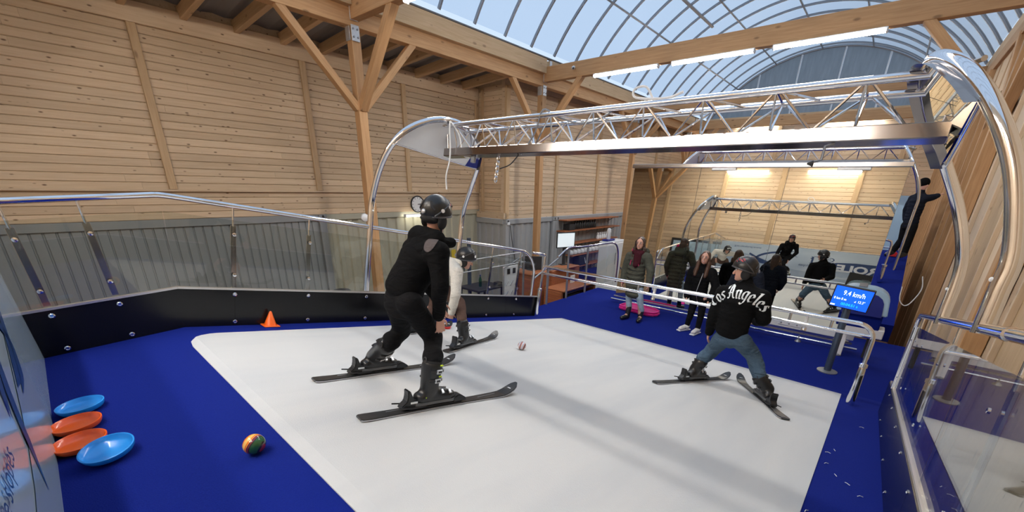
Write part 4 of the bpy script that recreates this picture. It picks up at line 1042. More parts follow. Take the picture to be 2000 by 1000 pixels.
# low black table with a bottle, tool board
tb = empty('low_table', (-7.1, 7.0, ZG), 'low black table behind the railing with a bottle on it', 'table')
slab('table_top', -7.45, -6.75, 6.55, 7.45, .03, .08, 'dark_rubber', tb, .01)
for x in (-7.4, -6.8):
    for yy in (6.6, 7.4): beam('leg', (x, yy, ZG), (x, yy, .03), .05, .05, 'dark_rubber', tb, up=(0, 1, 0))
bo2 = empty('water_bottle', (-7.05, 6.9, .08), 'green plastic water bottle on the low black table', 'bottle')
lathe('body', [(.03, 0), (.038, .01), (.036, .08), (.038, .17), (.015, .24), (.013, .26)], (-7.05, 6.9, .081), 'bottle_glass', bo2, 14)
lathe('cap', [(.016, .26), (.016, .285)], (-7.05, 6.9, .081), 'deep_blue', bo2, 10)
bk2 = slab('black_case', -6.95, -6.8, 7.25, 7.42, .081, .16, 'dark_rubber', None, .01); tag(bk2, 'small black case beside the bottle on the low table', 'case')
tl = empty('tool_panel', (-6.6, 7.5, ZG), 'white panel with rows of grey clips beside the counter', 'panel')
box('board', (-6.6, 7.48, -.2), (.03, .52, 1.55), 'white_plastic', tl, .006)
for i in range(3):
    for j in range(3):
        beam('clip', (-6.575, 7.29+.17*j, .10-.25*i), (-6.575, 7.39+.17*j, .22-.25*i), .025, .02, 'grey_metal', tl, up=(1, 0, 0))
for j in range(2): box('dark_pad', (-6.58, 7.40+.2*j, .45), (.01, .10, .13), 'dark_rubber', tl, .002)
tube('frame', [(-6.55, 7.18, ZG), (-6.55, 7.18, .55), (-6.5, 7.3, .62), (-6.35, 7.75, .86)], .02, 'grey_metal', tl, 8)
dp = empty('dark_pole', (-7.4, 6.45, ZG), 'dark upright pole behind the bending skier', 'pole')
lathe('shaft', [(.05, 0), (.05, 2.45)], PXX(918, 600, -7.4)*V3(1, 1, 0)+V3(0, 0, ZG), 'stand_grey', dp, 10)
lathe('foot', [(.14, 0), (.14, .02), (.05, .04)], PXX(918, 600, -7.4)*V3(1, 1, 0)+V3(0, 0, ZG), 'stand_grey', dp, 14)
yb = box('yellow_box', PXX(886, 497, XL-.02), (.04, .16, .30), 'sign_yellow', None, .01); tag(yb, 'small yellow sign on the grey wall behind the bending skier', 'sign')
wr_ = empty('wire_rail', (-6.0, 7.0, ZG), 'thin steel cable rail with two wires behind the kick board', 'railing')
for z in (.95, .72): rod('wire', (-6.2, 5.2, z), (-6.2, 7.55, z), .012, 'galvanised', wr_)
for yy in (5.25, 7.5): rod('upright', (-6.2, yy, ZG), (-6.2, yy, 1.0), .025, 'grey_metal', wr_)
# dark framed window in the back wall and the pile beside the banner, both only seen in the mirror
wn = empty('window_3', (-6.3, YB, 1.0), 'dark framed window in the back wall seen in the mirror', None, None, 'structure')
slab('frame', -7.3, -5.0, YB+.0, YB+.05, .2, 2.1, 'dark_rubber', wn); 
for xa, xb in ((-7.2, -6.2), (-6.1, -5.1)): slab('pane', xa, xb, YB+.05, YB+.06, .3, 2.0, 'pale_blue', wn)

# ================================================================ PEOPLE
def rc_geo(a, b_, ra, rb, seg=14):
    a = np.asarray(a, float); b_ = np.asarray(b_, float); L = np.linalg.norm(b_-a)
    z = (b_-a)/L if L > 1e-6 else V3(0, 0, 1); x = nrm(np.cross(z, [0, 0, 1.] if abs(z[2]) < .9 else [1., 0, 0])); y = np.cross(z, x)
    rings = [(ra*math.cos(t), a-z*ra*math.sin(t)) for t in np.linspace(1.45, 0, 5)]+[(rb*math.cos(t), b_+z*rb*math.sin(t)) for t in np.linspace(0, 1.45, 5)]
    vs = []; fs = []
    for r, c in rings:
        for k in range(seg): t = 2*math.pi*k/seg; vs.append(c+r*(math.cos(t)*x+math.sin(t)*y))
    for i in range(len(rings)-1):
        for k in range(seg): k2 = (k+1) % seg; fs.append((i*seg+k, i*seg+k2, (i+1)*seg+k2, (i+1)*seg+k))
    fs.append(tuple(range(seg))[::-1]); fs.append(tuple((len(rings)-1)*seg+k for k in range(seg)))
    return vs, fs
def el_geo(c, r, axes=None, nu=18, nv=12):
    ax = axes if axes is not None else (V3(1, 0, 0), V3(0, 1, 0), V3(0, 0, 1)); vs = []; fs = []
    for j in range(1, nv):
        t = math.pi*j/nv
        for k in range(nu):
            p = 2*math.pi*k/nu; vs.append(np.asarray(c)+r[0]*math.sin(t)*math.cos(p)*ax[0]+r[1]*math.sin(t)*math.sin(p)*ax[1]+r[2]*math.cos(t)*ax[2])
    top = len(vs); vs.append(np.asarray(c)+r[2]*ax[2]); vs.append(np.asarray(c)-r[2]*ax[2])
    for j in range(nv-2):
        for k in range(nu): k2 = (k+1) % nu; fs.append((j*nu+k, (j+1)*nu+k, (j+1)*nu+k2, j*nu+k2))
    for k in range(nu):
        k2 = (k+1) % nu; fs.append((top, k, k2)); fs.append((top+1, (nv-2)*nu+k2, (nv-2)*nu+k))
    return vs, fs
def cap(a, b_, ra, rb=None): return rc_geo(a, b_, ra, ra if rb is None else rb)
def ell(c, r, axes=None): return el_geo(c, r, axes)
def blob(name, parts, mat, parent, voxel=.011, smooth=6, wrinkle=0.0, wf=26.0, seed=0):
    vs = []; fs = []
    for v, f in parts:
        o = len(vs); vs += list(v); fs += [tuple(i+o for i in q) for q in f]
    me = mesh_of('tmp', vs, fs, None); ob = bpy.data.objects.new('tmp', me); COL.objects.link(ob)
    rm = ob.modifiers.new('r', 'REMESH'); rm.mode = 'VOXEL'; rm.voxel_size = voxel
    sm = ob.modifiers.new('s', 'SMOOTH'); sm.factor = .5; sm.iterations = smooth
    dg = bpy.context.evaluated_depsgraph_get(); ev = ob.evaluated_get(dg)
    m2 = bpy.data.meshes.new_from_object(ev, depsgraph=dg)
    bpy.data.objects.remove(ob); bpy.data.meshes.remove(me)
    n = len(m2.vertices); co = np.empty(n*3); m2.vertices.foreach_get('co', co); co = co.reshape(-1, 3)
    if wrinkle:
        no = np.empty(n*3); m2.vertices.foreach_get('normal', no); no = no.reshape(-1, 3)
        rs = np.random.RandomState(seed+3); d = np.zeros(n)
        for k in range(7):
            q = rs.normal(size=3)*V3(1, 1, 2.2); q = q/np.linalg.norm(q)*wf*(.5+1.1*rs.rand())
            d += np.sin(co@q+rs.rand()*6.28+1.6*np.sin(co@(rs.normal(size=3)*wf*.35)))/(1+.35*k)
        co = co+no*(wrinkle*d/2.6)[:, None]
    c0 = co.mean(axis=0); m2.vertices.foreach_set('co', (co-c0).ravel()); m2.materials.clear(); m2.materials.append(MATS[mat]); m2.shade_smooth(); m2.update()
    m2.name = name; o = bpy.data.objects.new(name, m2)
    return link(o, Matrix.Translation(Vector(c0)), parent)
def chain(pts, rs): return [cap(pts[i], pts[i+1], rs[i], rs[i+1]) for i in range(len(pts)-1)]
def hand(wrist, d, palm, s=1.0, curl=.35, side=1, spread=.17):
    # palm, four unequal bent fingers, a thumb leaving the side of the palm; 'palm' points out of the palm
    d = nrm(d); p = nrm(np.asarray(palm)-d*(np.asarray(palm)@d)); x = np.cross(d, p)*side; L = .088*s; out = []
    w_ = np.asarray(wrist, float)
    out.append(cap(w_-d*.02*s, w_+d*.015*s, .024*s, .024*s))
    for k in (-1, -.33, .33, 1): out.append(cap(w_+d*.012*s+x*k*.012*s, w_+d*L+x*k*.029*s, .016*s, .0125*s))
    for k, l, r in ((-1, .062, .0080), (-.33, .076, .0088), (.33, .082, .0090), (1, .072, .0088)):
        q = w_+d*L+x*k*.029*s; a = curl*.6; dd = d
        for f in (.46, .31, .23):
            dd = nrm(d*math.cos(a)+p*math.sin(a)+x*k*spread); e_ = q+dd*l*f*s; out.append(cap(q, e_, r*s, r*.92*s)); q = e_; a += curl*(1.0 if f > .3 else .8)
    q = w_+d*.028*s+x*.026*s; dd = nrm(d*.62+x*.75+p*.25); e_ = q+dd*.040*s; out.append(cap(q, e_, .0135*s, .011*s))
    d2 = nrm(d*.85+x*.35+p*.35); e2 = e_+d2*.030*s; out.append(cap(e_, e2, .010*s, .0095*s)); out.append(cap(e2, e2+nrm(d+.3*p)*.020*s, .0095*s, .0085*s))
    return out
def head_axes(fwd, up):
    f = nrm(fwd); u = nrm(np.asarray(up)-f*(np.asarray(up)@f)); r = np.cross(f, u); return f, u, r
def head_parts(c, fwd, up, s=1.0):
    f, u, r = head_axes(fwd, up); c = np.asarray(c, float); A = (f, r, u)
    return [ell(c+.015*s*u-.008*s*f, (.094*s, .076*s, .098*s), A), ell(c+.018*s*f-.052*s*u, (.068*s, .058*s, .066*s), A),
            cap(c+.072*s*f-.090*s*u, c+.060*s*f-.092*s*u, .022*s, .026*s), cap(c+.088*s*f+.004*s*u, c+.106*s*f-.030*s*u, .010*s, .0145*s),
            ell(c-.012*s*f-.018*s*u+.076*s*r, (.020*s, .008*s, .030*s), A), ell(c-.012*s*f-.018*s*u-.076*s*r, (.020*s, .008*s, .030*s), A),
            cap(c+.082*s*f-.066*s*u+.014*s*r, c+.082*s*f-.066*s*u-.014*s*r, .010*s, .010*s)]
def face(c, fwd, up, s, parent, smile=True):
    f, u, r = head_axes(fwd, up); c = np.asarray(c, float)
    for k in (-1, 1):
        e = add('eye', *el_geo(c+.083*s*f+.010*s*u+k*.032*s*r, (.009*s, .014*s, .0075*s), (f, r, u), 10, 8), 'eye_white', parent, True)
        add('iris', *el_geo(c+.091*s*f+.009*s*u+k*.032*s*r, (.005*s, .008*s, .0075*s), (f, r, u), 8, 6), 'eye_dark', e, True)
        tube('eyebrow', [c+.090*s*f+.028*s*u+k*.016*s*r, c+.090*s*f+.033*s*u+k*.032*s*r, c+.080*s*f+.027*s*u+k*.048*s*r], .0042*s, 'hair_dark', parent, 6)
    m = add('mouth', *el_geo(c+.086*s*f-.063*s*u, (.009*s, .026*s, (.013 if smile else .006)*s), (f, r, u), 12, 8), 'lips', parent, True)
    if smile: add('teeth', *el_geo(c+.0905*s*f-.059*s*u, (.007*s, .020*s, .006*s), (f, r, u), 10, 6), 'white_paint', m, True)
def helmet(c, fwd, up, parent, s=1.0, deco=None, mat='helmet_black', strap=True):
    f, u, r = head_axes(fwd, up); c = np.asarray(c, float)+.028*s*u-.008*s*f; nu, nv = 40, 14
    def pt(t, p, k):
        lim = math.radians(106-24*math.cos(p)+2*abs(math.sin(p))); th = t*lim
        ridge = 1+.012*math.cos(6*p)*math.sin(th)**2
        return c+k*s*ridge*(.117*math.sin(th)*math.cos(p)*f+.100*math.sin(th)*math.sin(p)*r+.114*math.cos(th)*u)
    vs = []; fs = []
    for k in (1.0, .92):
        for j in range(nv+1):
            for i in range(nu): vs.append(pt(max(j/nv, .001), 2*math.pi*i/nu, k))
    N = nu*(nv+1)
    for q in (0, 1):
        for j in range(nv):
            for i in range(nu):
                i2 = (i+1) % nu; a = q*N+j*nu; fc = (a+i, a+nu+i, a+nu+i2, a+i2); fs.append(fc if q == 0 else fc[::-1])
    for i in range(nu): i2 = (i+1) % nu; fs.append((nv*nu+i, N+nv*nu+i, N+nv*nu+i2, nv*nu+i2))
    h_ = add('helmet', vs, fs, mat, parent, True, auto=.9)
    tube('rim', [pt(.985, p, 1.0) for p in np.linspace(0, 2*math.pi, 33)], .007*s, 'helmet_grey', h_, 6)
    for k in (-1, 1):
        tube('vent_ridge', [pt(t, p, 1.005) for t, p in zip(np.linspace(.35, .95, 6), np.linspace(k*.9, k*2.3, 6))], .006*s, 'helmet_grey', h_, 6)
        tube('vent', smooth_path([pt(.42, k*.35, 1.0), pt(.55, k*.6, 1.0), pt(.62, k*.9, 1.0)], 4), .009*s, 'dark_rubber', h_, 6)
        tube('vent', smooth_path([pt(.55, math.pi-k*.35, 1.0), pt(.68, math.pi-k*.5, 1.0), pt(.78, math.pi-k*.75, 1.0)], 4), .009*s, 'dark_rubber', h_, 6)
        e_ = c-.000*s*f-.070*s*u+k*.080*s*r
        add('ear_pad', *el_geo(e_, (.042*s, .018*s, .050*s), (f, r, u), 14, 10), 'padding', h_, True)
        if strap: tube('strap', smooth_path([e_-.03*s*u, c+.04*s*f-.135*s*u+k*.052*s*r, c+.055*s*f-.160*s*u], 4), .007*s, 'dark_rubber', h_, 6)
    blobn = add('neck_roll', *el_geo(c-.048*s*f-.070*s*u, (.054*s, .074*s, .030*s), (f, r, u), 18, 12), 'padding', h_, True)
    lathe('rear_dial', [(.018*s, 0), (.018*s, .010*s), (.012*s, .014*s)], c-.112*s*f-.040*s*u, 'grey_metal', h_, 12, -f)
    lathe('badge', [(.013*s, 0), (.013*s, .004*s)], pt(.78, 1.9, 1.01), 'white_paint', h_, 12, nrm(pt(.78, 1.9, 1.0)-c))
    def patch(p0, t0, rp, rt, mt):
        P0 = [pt(t0+rt*math.sin(a), p0+rp*math.cos(a), 1.012) for a in np.linspace(0, 2*math.pi, 15)[:-1]]
        add('decal', P0, [tuple(range(14))], mt, h_)
    for d in (deco or []): patch(*d)
    return h_
def boot(foot, d, up, top, parent, s=1.0, mat='boot_black', lime=False, label=None):
    d = nrm(d); up = nrm(up); y = np.cross(up, d); foot = np.asarray(foot, float); top = np.asarray(top, float)
    L = lambda a, b_, c: foot+a*s*d+b_*s*y+c*s*up
    ank = L(-.035, 0, .105); cd = nrm(top-ank)
    parts = [cap(L(-.10, .012, .048), L(.12, .014, .045), .040*s, .034*s), cap(L(-.10, -.012, .048), L(.12, -.014, .045), .040*s, .034*s), cap(L(.11, .012, .045), L(.15, .008, .043), .034*s, .028*s), cap(L(.11, -.012, .045), L(.15, -.008, .043), .034*s, .028*s),
             cap(L(-.06, 0, .07), L(.07, 0, .062), .052*s, .044*s), cap(L(-.055, 0, .06), ank, .055*s, .062*s), cap(ank, top-cd*.03*s, .062*s, .072*s)]
    b_ = blob('ski_boot', parts, mat, parent, .009, 4)
    if label: b_['label'] = label
    prism('sole', [(-.145, -.034), (-.12, -.040), (.05, -.036), (.14, -.040), (.185, -.024), (.185, .024), (.14, .040), (.05, .036), (-.12, .040), (-.145, .034)], .022*s, (foot, d*s, y*s, up), 'boot_grey', b_)
    fwd = nrm(d-cd*(d@cd)); sd = np.cross(cd, fwd)
    hcuff = np.linalg.norm(top-ank)
    def ring(t, r0, mat2, nm, th):
        c = ank+cd*hcuff*t; tube(nm, [c+r0*s*(math.cos(a)*fwd+math.sin(a)*sd) for a in np.linspace(-2.2, 2.2, 15)], th*s, mat2, b_, 6)
    blob_top = [cap(top-cd*.05*s, top-cd*.01*s, .070*s, .072*s)]
    lathe('liner', [(.060*s, -.03*s), (.066*s, 0), (.060*s, .012*s)], top, 'padding', b_, 18, cd)
    for t in (.38, .72):
        ring(t, .066+.010*t, 'dark_rubber', 'strap', .009)
        for k in (-1, 1):
            nn = nrm(.22*fwd+k*.97*sd); c = ank+cd*hcuff*t+(.0665+.012*t)*s*nn; tx = np.cross(cd, nn)
            bu = box('buckle', c, (.050*s, .010*s, .030*s), 'buckle', b_, .003, (tx, nn, cd))
            box('buckle_gap', c+nn*.0035*s, (.030*s, .008*s, .014*s), 'boot_black', bu, .001, (tx, nn, cd))
            box('buckle_catch', ank+cd*hcuff*t+(.073+.008*t)*s*nrm(.85*fwd+k*.5*sd), (.022*s, .012*s, .020*s), 'buckle', b_, .003, (np.cross(cd, nrm(.85*fwd+k*.5*sd)), nrm(.85*fwd+k*.5*sd), cd))
    for a in (.05, .11):
        for k in (-1, 1):
            c = L(a, k*.038, .086-.10*(a-.05)); box('buckle', c, (.022*s, .034*s, .014*s), 'buckle', b_, .003, (d, nrm(y*.8-k*up*.6), nrm(up*.8+k*y*.6)))
    tube('pull_loop', [top-fwd*.06*s+cd*(.0+.03*math.sin(t))*s+sd*.02*math.cos(t)*s for t in np.linspace(0, 3.14, 7)], .005*s, 'dark_rubber', b_, 6)
    if lime:
        for a, t in ((.4, .95), (.2, .55)): 
            c = ank+cd*hcuff*t+.078*s*nrm(.35*fwd-sd*.95); box('lime_mark', c, (.022*s, .008*s, .010*s), 'lime', b_, .002, (fwd, sd, cd))
        c = L(-.07, -.045, .055); box('lime_mark', c, (.03*s, .010*s, .020*s), 'lime', b_, .002, (d, y, up))
    return b_
def ski(tail, tip, label, foot=None, lift=.010, s=1.0):
    tail = np.asarray(tail, float); tip = np.asarray(tip, float); x = nrm(tip-tail); L = np.linalg.norm(tip-tail); z = nrm(SN-x*(SN@x)); y = np.cross(z, x)
    e = empty('ski', (tail+tip)/2, label, 'ski')
    foot_t = .5 if foot is None else ((np.asarray(foot)-tail)@x)/L
    ts = [0, .01, .04, .12, .25, .4, .5, .6, .72, .82, .88, .92, .955, .98, .995, 1.0]
    hw = np.interp(ts, [0, .01, .03, .15, .45, .75, .88, .93, .965, .985, 1.0], [.036, .046, .050, .045, .035, .045, .053, .053, .048, .036, .012])
    def zz(t): return lift+(.004*((.08-t)/.08) if t < .08 else 0)+(.075*((t-.86)/.14)**1.7 if t > .86 else 0)
    vs = []; fs = []; n = len(ts)
    for t, h_ in zip(ts, hw):
        c = tail+x*L*t+z*zz(t)
        for sy, dz in ((-1, 0), (1, 0), (1, .007), (.92, .013), (-.92, .013), (-1, .007)): vs.append(c+y*sy*h_*s+z*dz)
    for i in range(n-1):
        for k in range(6): k2 = (k+1) % 6; fs.append((i*6+k, i*6+k2, (i+1)*6+k2, (i+1)*6+k))
    fs.append(tuple(range(6))[::-1]); fs.append(tuple((n-1)*6+k for k in range(6)))
    b_ = add('blade', vs, fs, 'ski_top', e); b_.data.materials.append(MATS['ski_edge'])
    for i, p in enumerate(b_.data.polygons):
        if i < (n-1)*6 and i % 6 in (1, 5): p.material_index = 1
    for t0, t1, wd in ((.70, .84, .016), (.14, .26, .012)):
        tube('stripe', [tail+x*L*t+z*(zz(t)+.0135)+y*.018*math.sin(9*t) for t in np.linspace(t0, t1, 5)], .0022, 'grey_metal', b_, 4)
    tipc = tail+x*L*.955+z*(zz(.955)+.014)
    add('tip_mark', [tipc+x*.02, tipc+y*.02-x*.02+z*-.006, tipc-y*.02-x*.02+z*-.006], [(0, 1, 2)], 'print_white', b_)
    fc = tail+x*L*foot_t+z*(lift+.013)
    pl_ = box('binding_plate', fc+z*.006, (.42, .055, .012), 'dark_rubber', e, .004, (x, y, z))
    tp = prism('toe_piece', [(.13, 0), (.24, 0), (.245, .015), (.215, .035), (.19, .05), (.165, .05), (.15, .04), (.13, .035)], .07, (fc+z*.012-y*.035, x, z, y), 'boot_black', e, .006)
    hp = prism('heel_piece', [(-.27, 0), (-.13, 0), (-.135, .045), (-.15, .060), (-.185, .062), (-.215, .125), (-.235, .13), (-.23, .09), (-.235, .05), (-.27, .02)], .064, (fc+z*.012-y*.032, x, z, y), 'boot_black', e, .006)
    box('white_mark', fc+z*.055-x*.185-y*.034, (.05, .004, .012), 'print_white', hp, 0, (x, y, z))
    for k in (-1, 1): tube('brake_arm', [fc+z*.018-x*.10+y*k*.040, fc+z*.022-x*.20+y*k*.048, fc+z*.034-x*.30+y*k*.050], .005, 'dark_rubber', hp, 6)
    return e, fc+z*.022, x, z
def limb_body(J, s, voxel=.010, palmdirs=None, fwd=None, hd=None, curl=.35, fist=None):
    # the whole figure under its clothes as one continuous surface
    p = []
    p += [cap(J['hipL'], J['hipR'], .085*s), cap(J['pelvis'], J['belly'], .105*s, .10*s), cap(J['belly'], J['chest'], .10*s, .115*s)]
    p += [cap(J['shL'], J['shR'], .055*s), cap(J['chest'], J['shL'], .095*s, .06*s), cap(J['chest'], J['shR'], .095*s, .06*s), cap(J['chest'], J['neck'], .09*s, .055*s), cap(J['neck'], J['head']-.03*s*nrm(J['head']-J['neck']), .050*s, .048*s)]
    for k in 'LR':
        p += chain([J['sh'+k], J['el'+k], J['wr'+k]], [.050*s, .040*s, .027*s])
        p += chain([J['hip'+k], J['kn'+k], J['an'+k]], [.082*s, .056*s, .040*s])
        p.append(cap(J['an'+k]+V3(0, 0, .0), J['toe'+k], .038*s, .030*s))
        dd = J['hd'+k] if 'hd'+k in J else nrm(J['wr'+k]-J['el'+k]); p += hand(J['wr'+k], dd, J['palm'+k], s*.88, curl, J.get('side'+k, 1 if k == 'R' else -1))
    p += head_parts(J['head'], J['fwd'], J['up'], s*1.0)
    return p
def person(label, J, s, voxel=.010, curl=.35):
    base = (np.asarray(J['toeL'])+np.asarray(J['toeR']))/2
    e = empty('person', base, label, 'person')
    b_ = blob('body', limb_body(J, s, curl=curl), 'skin', e, voxel, 3)
    return e, b_
def sleeve(J, k, s, r=(.075, .060, .046), cuff=True):
    w_ = J['wr'+k]-nrm(J['wr'+k]-J['el'+k])*.02*s
    out = chain([J['sh'+k], J['el'+k], w_], [r[0]*s, r[1]*s, r[2]*s])
    if cuff: out.append(cap(w_-nrm(w_-J['el'+k])*.03*s, w_, (r[2]+.006)*s, (r[2]-.002)*s))
    return out
def loft(pts, lats, radii, n=11, vert=.085):
    # trunk as overlapping ellipsoids along a bent spine: radii = (across, depth) at each point
    P = np.array(pts, float); cum = np.concatenate([[0], np.cumsum(np.linalg.norm(np.diff(P, axis=0), axis=1))]); out = []
    for q in np.linspace(0, cum[-1], n):
        c = np.array([np.interp(q, cum, P[:, i]) for i in range(3)]); k = min(len(P)-2, int(np.searchsorted(cum, q, 'right')-1)); z = nrm(P[k+1]-P[k])
        l = np.array([np.interp(q, cum, np.array(lats)[:, i]) for i in range(3)]); l = nrm(l-z*(l@z)); d = np.cross(z, l)
        ra, rb = (np.interp(q, cum, [r[i] for r in radii]) for i in (0, 1)); out.append(ell(c, (ra, rb, vert), (l, d, z)))
    return out
def top_parts(J, s, hem, waist=.150, chest=.165, sh=.078, depth=.125):
    # jumper or jacket: trunk, shoulders, hem at the point 'hem'
    lh = nrm(J['hipR']-J['hipL']); ls = nrm(J['shR']-J['shL']); up = (J['shL']+J['shR'])/2*.75+J['neck']*.25
    o = loft([hem, J['belly'], J['chest'], up, J['neck']], [lh, (lh+ls)/2, ls, ls, ls], [(waist*s, depth*s), (waist*.97*s, depth*.97*s), (chest*s, (depth+.008)*s), (chest*.86*s, depth*.84*s), (.066*s, .066*s)], 11, .085*s)
    return o+[cap(up, J['shL'], (sh+.012)*s, sh*s), cap(up, J['shR'], (sh+.012)*s, sh*s), cap(J['chest'], J['shL'], .10*s, sh*s), cap(J['chest'], J['shR'], .10*s, sh*s)]
def leg_parts(J, s, r=(.098, .075, .062), end=None):
    lh = nrm(J['hipR']-J['hipL']); mid = (J['hipL']+J['hipR'])/2
    out = loft([mid-.02*s*nrm(J['belly']-mid), J['pelvis'], J['belly']], [lh, lh, lh], [(.156*s, .128*s), (.158*s, .132*s), (.140*s, .115*s)], 5, .085*s)
    for k in 'LR':
        e_ = end[k] if end else J['an'+k]
        out += chain([J['hip'+k], J['kn'+k], e_], [r[0]*s, r[1]*s, r[2]*s])
    return out
def hair_long(c, fwd, up, s, parent, mat, length=.34, side=1.0):
    f, u, r = head_axes(fwd, up); c = np.asarray(c, float)
    p = [ell(c+.026*s*u-.034*s*f, (.096*s, .086*s, .100*s), (f, r, u)), ell(c-.03*s*u-.050*s*f, (.066*s, .084*s, .10*s), (f, r, u))]
    for k in (-1, 1):
        p.append(cap(c+.030*s*f+.092*s*u+k*.020*s*r, c+.028*s*f+.03*s*u+k*.082*s*r, .020*s, .016*s))
        p.append(cap(c+.028*s*f+.03*s*u+k*.084*s*r, c+.008*s*f-.10*s*u+k*.092*s*r, .016*s, .024*s))
        p.append(cap(c+.008*s*f-.10*s*u+k*.092*s*r, c+.075*s*f-(.10+length*.9)*s*u+k*.092*s*r, .040*s, .034*s))
        p.append(cap(c-.02*s*f-.10*s*u+k*.098*s*r, c+.050*s*f-(.06+length*.9)*s*u+k*.118*s*r, .034*s, .026*s))
    p.append(cap(c-.06*s*f-.04*s*u, c-.085*s*f-(.06+length)*s*u, .080*s, .062*s))
    return blob('hair', p, mat, parent, .009, 4, .003, 60.0)

from mathutils.bvhtree import BVHTree

# ---- skier in the black hoodie (nearest)
skR, fR, xR, zR = ski(SP(700, 823), SP(1005, 768), 'dark ski nearest the camera under the right boot of the black hoodie skier', SP(850, 797))
skL, fL, xL, zL = ski(SP(612, 747), SP(886, 710), 'dark ski under the far left boot of the black hoodie skier', SP(745, 731))
fR = SP(850, 797, .02)+.022*SN; fL = SP(745, 731, .02)+.022*SN
def on_ski(f_, tail, tip): 
    x = nrm(tip-tail); return tail+x*((f_-tail)@x)
fR = on_ski(fR, SP(700, 823), SP(1005, 768))+.047*SN; fL = on_ski(fL, SP(612, 747), SP(886, 710))+.047*SN
tR = PY(845, 706, fR[1]+.03); tL = PY(758, 672, fL[1]-.02)
Jn = dict(pelvis=PY(787, 576, 1.50), belly=PY(799, 546, 1.54), chest=PY(822, 505, 1.62), neck=PY(843, 468, 1.69), head=PY(852, 421, 1.72),
          shL=PY(806, 487, 1.68), shR=PY(856, 494, 1.60), elL=PY(806, 487, 1.68)+V3(-.05, .10, -.22), wrL=PY(806, 487, 1.68)+V3(-.03, .24, -.42), elR=PY(859, 560, 1.56), wrR=PY(858, 620, 1.66),
          hipL=PY(776, 590, 1.55), hipR=PY(800, 592, 1.47), knL=PY(786, 645, 1.74), knR=PY(846, 657, 1.70),
          anL=fL-.035*xL+.105*SN, anR=fR-.035*xR+.105*SN, toeL=fL+.10*xL+.05*SN, toeR=fR+.10*xR+.05*SN,
          fwd=nrm((-.14, 1, -.38)), up=nrm((.02, .38, 1)), palmR=nrm((-1, .3, 0)), palmL=nrm((1, 0, 0)), hdR=nrm((-.04, .12, -1)), hdL=nrm((0, .2, -1)))
s1 = .90
p1, _ = person('teenage skier in a black hoodie and black joggers bending forward, seen from behind', Jn, s1, .0055)
hem = PY(789, 566, 1.51)
hoo = blob('hoodie', top_parts(Jn, s1, hem, .165, .175, .080, .140)+sleeve(Jn, 'R', s1)+sleeve(Jn, 'L', s1), 'black_cotton', p1, .010, 9, .0045, 30)
nb = Jn['neck']
blob('hood', [cap(nb+V3(-.085, -.04, .02), nb+V3(.085, -.035, .015), .066, .060), cap(nb+V3(-.08, -.09, -.06), nb+V3(.07, -.10, -.06), .070, .062), cap(nb+V3(-.03, -.12, -.14), nb+V3(.03, -.12, -.14), .055, .050), cap(nb+V3(-.10, -.06, .0), nb+V3(-.07, .09, -.02), .042, .035), cap(nb+V3(.10, -.05, .0), nb+V3(.08, .09, -.02), .040, .034)], 'black_cotton', p1, .009, 4, .004, 40)
sh = Jn['shR']
def shoulder_panel(target, c, out, up, ra, rb, mat, parent):
    me = target.data; off = np.array(WM[target].translation)
    tree = BVHTree.FromPolygons([tuple(np.array(v.co)+off) for v in me.vertices], [tuple(p.vertices) for p in me.polygons])
    out = nrm(out); x = nrm(np.cross(up, out)); y = np.cross(out, x); vs = []; fs = []; N, M = 6, 24
    for a in range(N+1):
        for b in range(M):
            t = 2*math.pi*b/M; q = c+(a/N)*(ra*math.cos(t)*x+rb*math.sin(t)*y)
            hit = tree.ray_cast(Vector(q+out*.3), Vector(-out)); hit = hit if hit[0] is not None else tree.find_nearest(Vector(q))
            vs.append(np.array(hit[0])+.003*np.array(hit[1])+.001*out)
    for a in range(N):
        for b in range(M): b2 = (b+1) % M; fs.append((a*M+b, a*M+b2, (a+1)*M+b2, (a+1)*M+b))
    add('shoulder_patch', vs, fs, mat, parent, True)
shoulder_panel(hoo, sh+V3(-.035, -.02, .045), V3(.45, -.70, .55), V3(0, 0, 1), .045, .060, 'grey_trim', p1)
blob('joggers', leg_parts(Jn, s1, (.096, .080, .060), dict(L=tL-.01*SN, R=tR-.0*SN))+[cap(tL-.01*SN, tL+.05*nrm(Jn['knL']-tL), .062, .074), cap(tR, tR+.05*nrm(Jn['knR']-tR), .062, .076)], 'black_fleece', p1, .010, 14, .005, 32, 5)
helmet(Jn['head'], Jn['fwd'], Jn['up'], p1, .89, [(1.05, .50, .25, .10, 'helmet_red'), (.55, .62, .30, .12, 'helmet_red'), (-.55, .62, .30, .12, 'helmet_red'), (1.4, .60, .05, .10, 'white_paint')])
boot(fR, xR, SN, tR+.0*SN, p1, 1.0, 'boot_black', True); boot(fL, xL, SN, tL, p1, 1.0, 'boot_black')

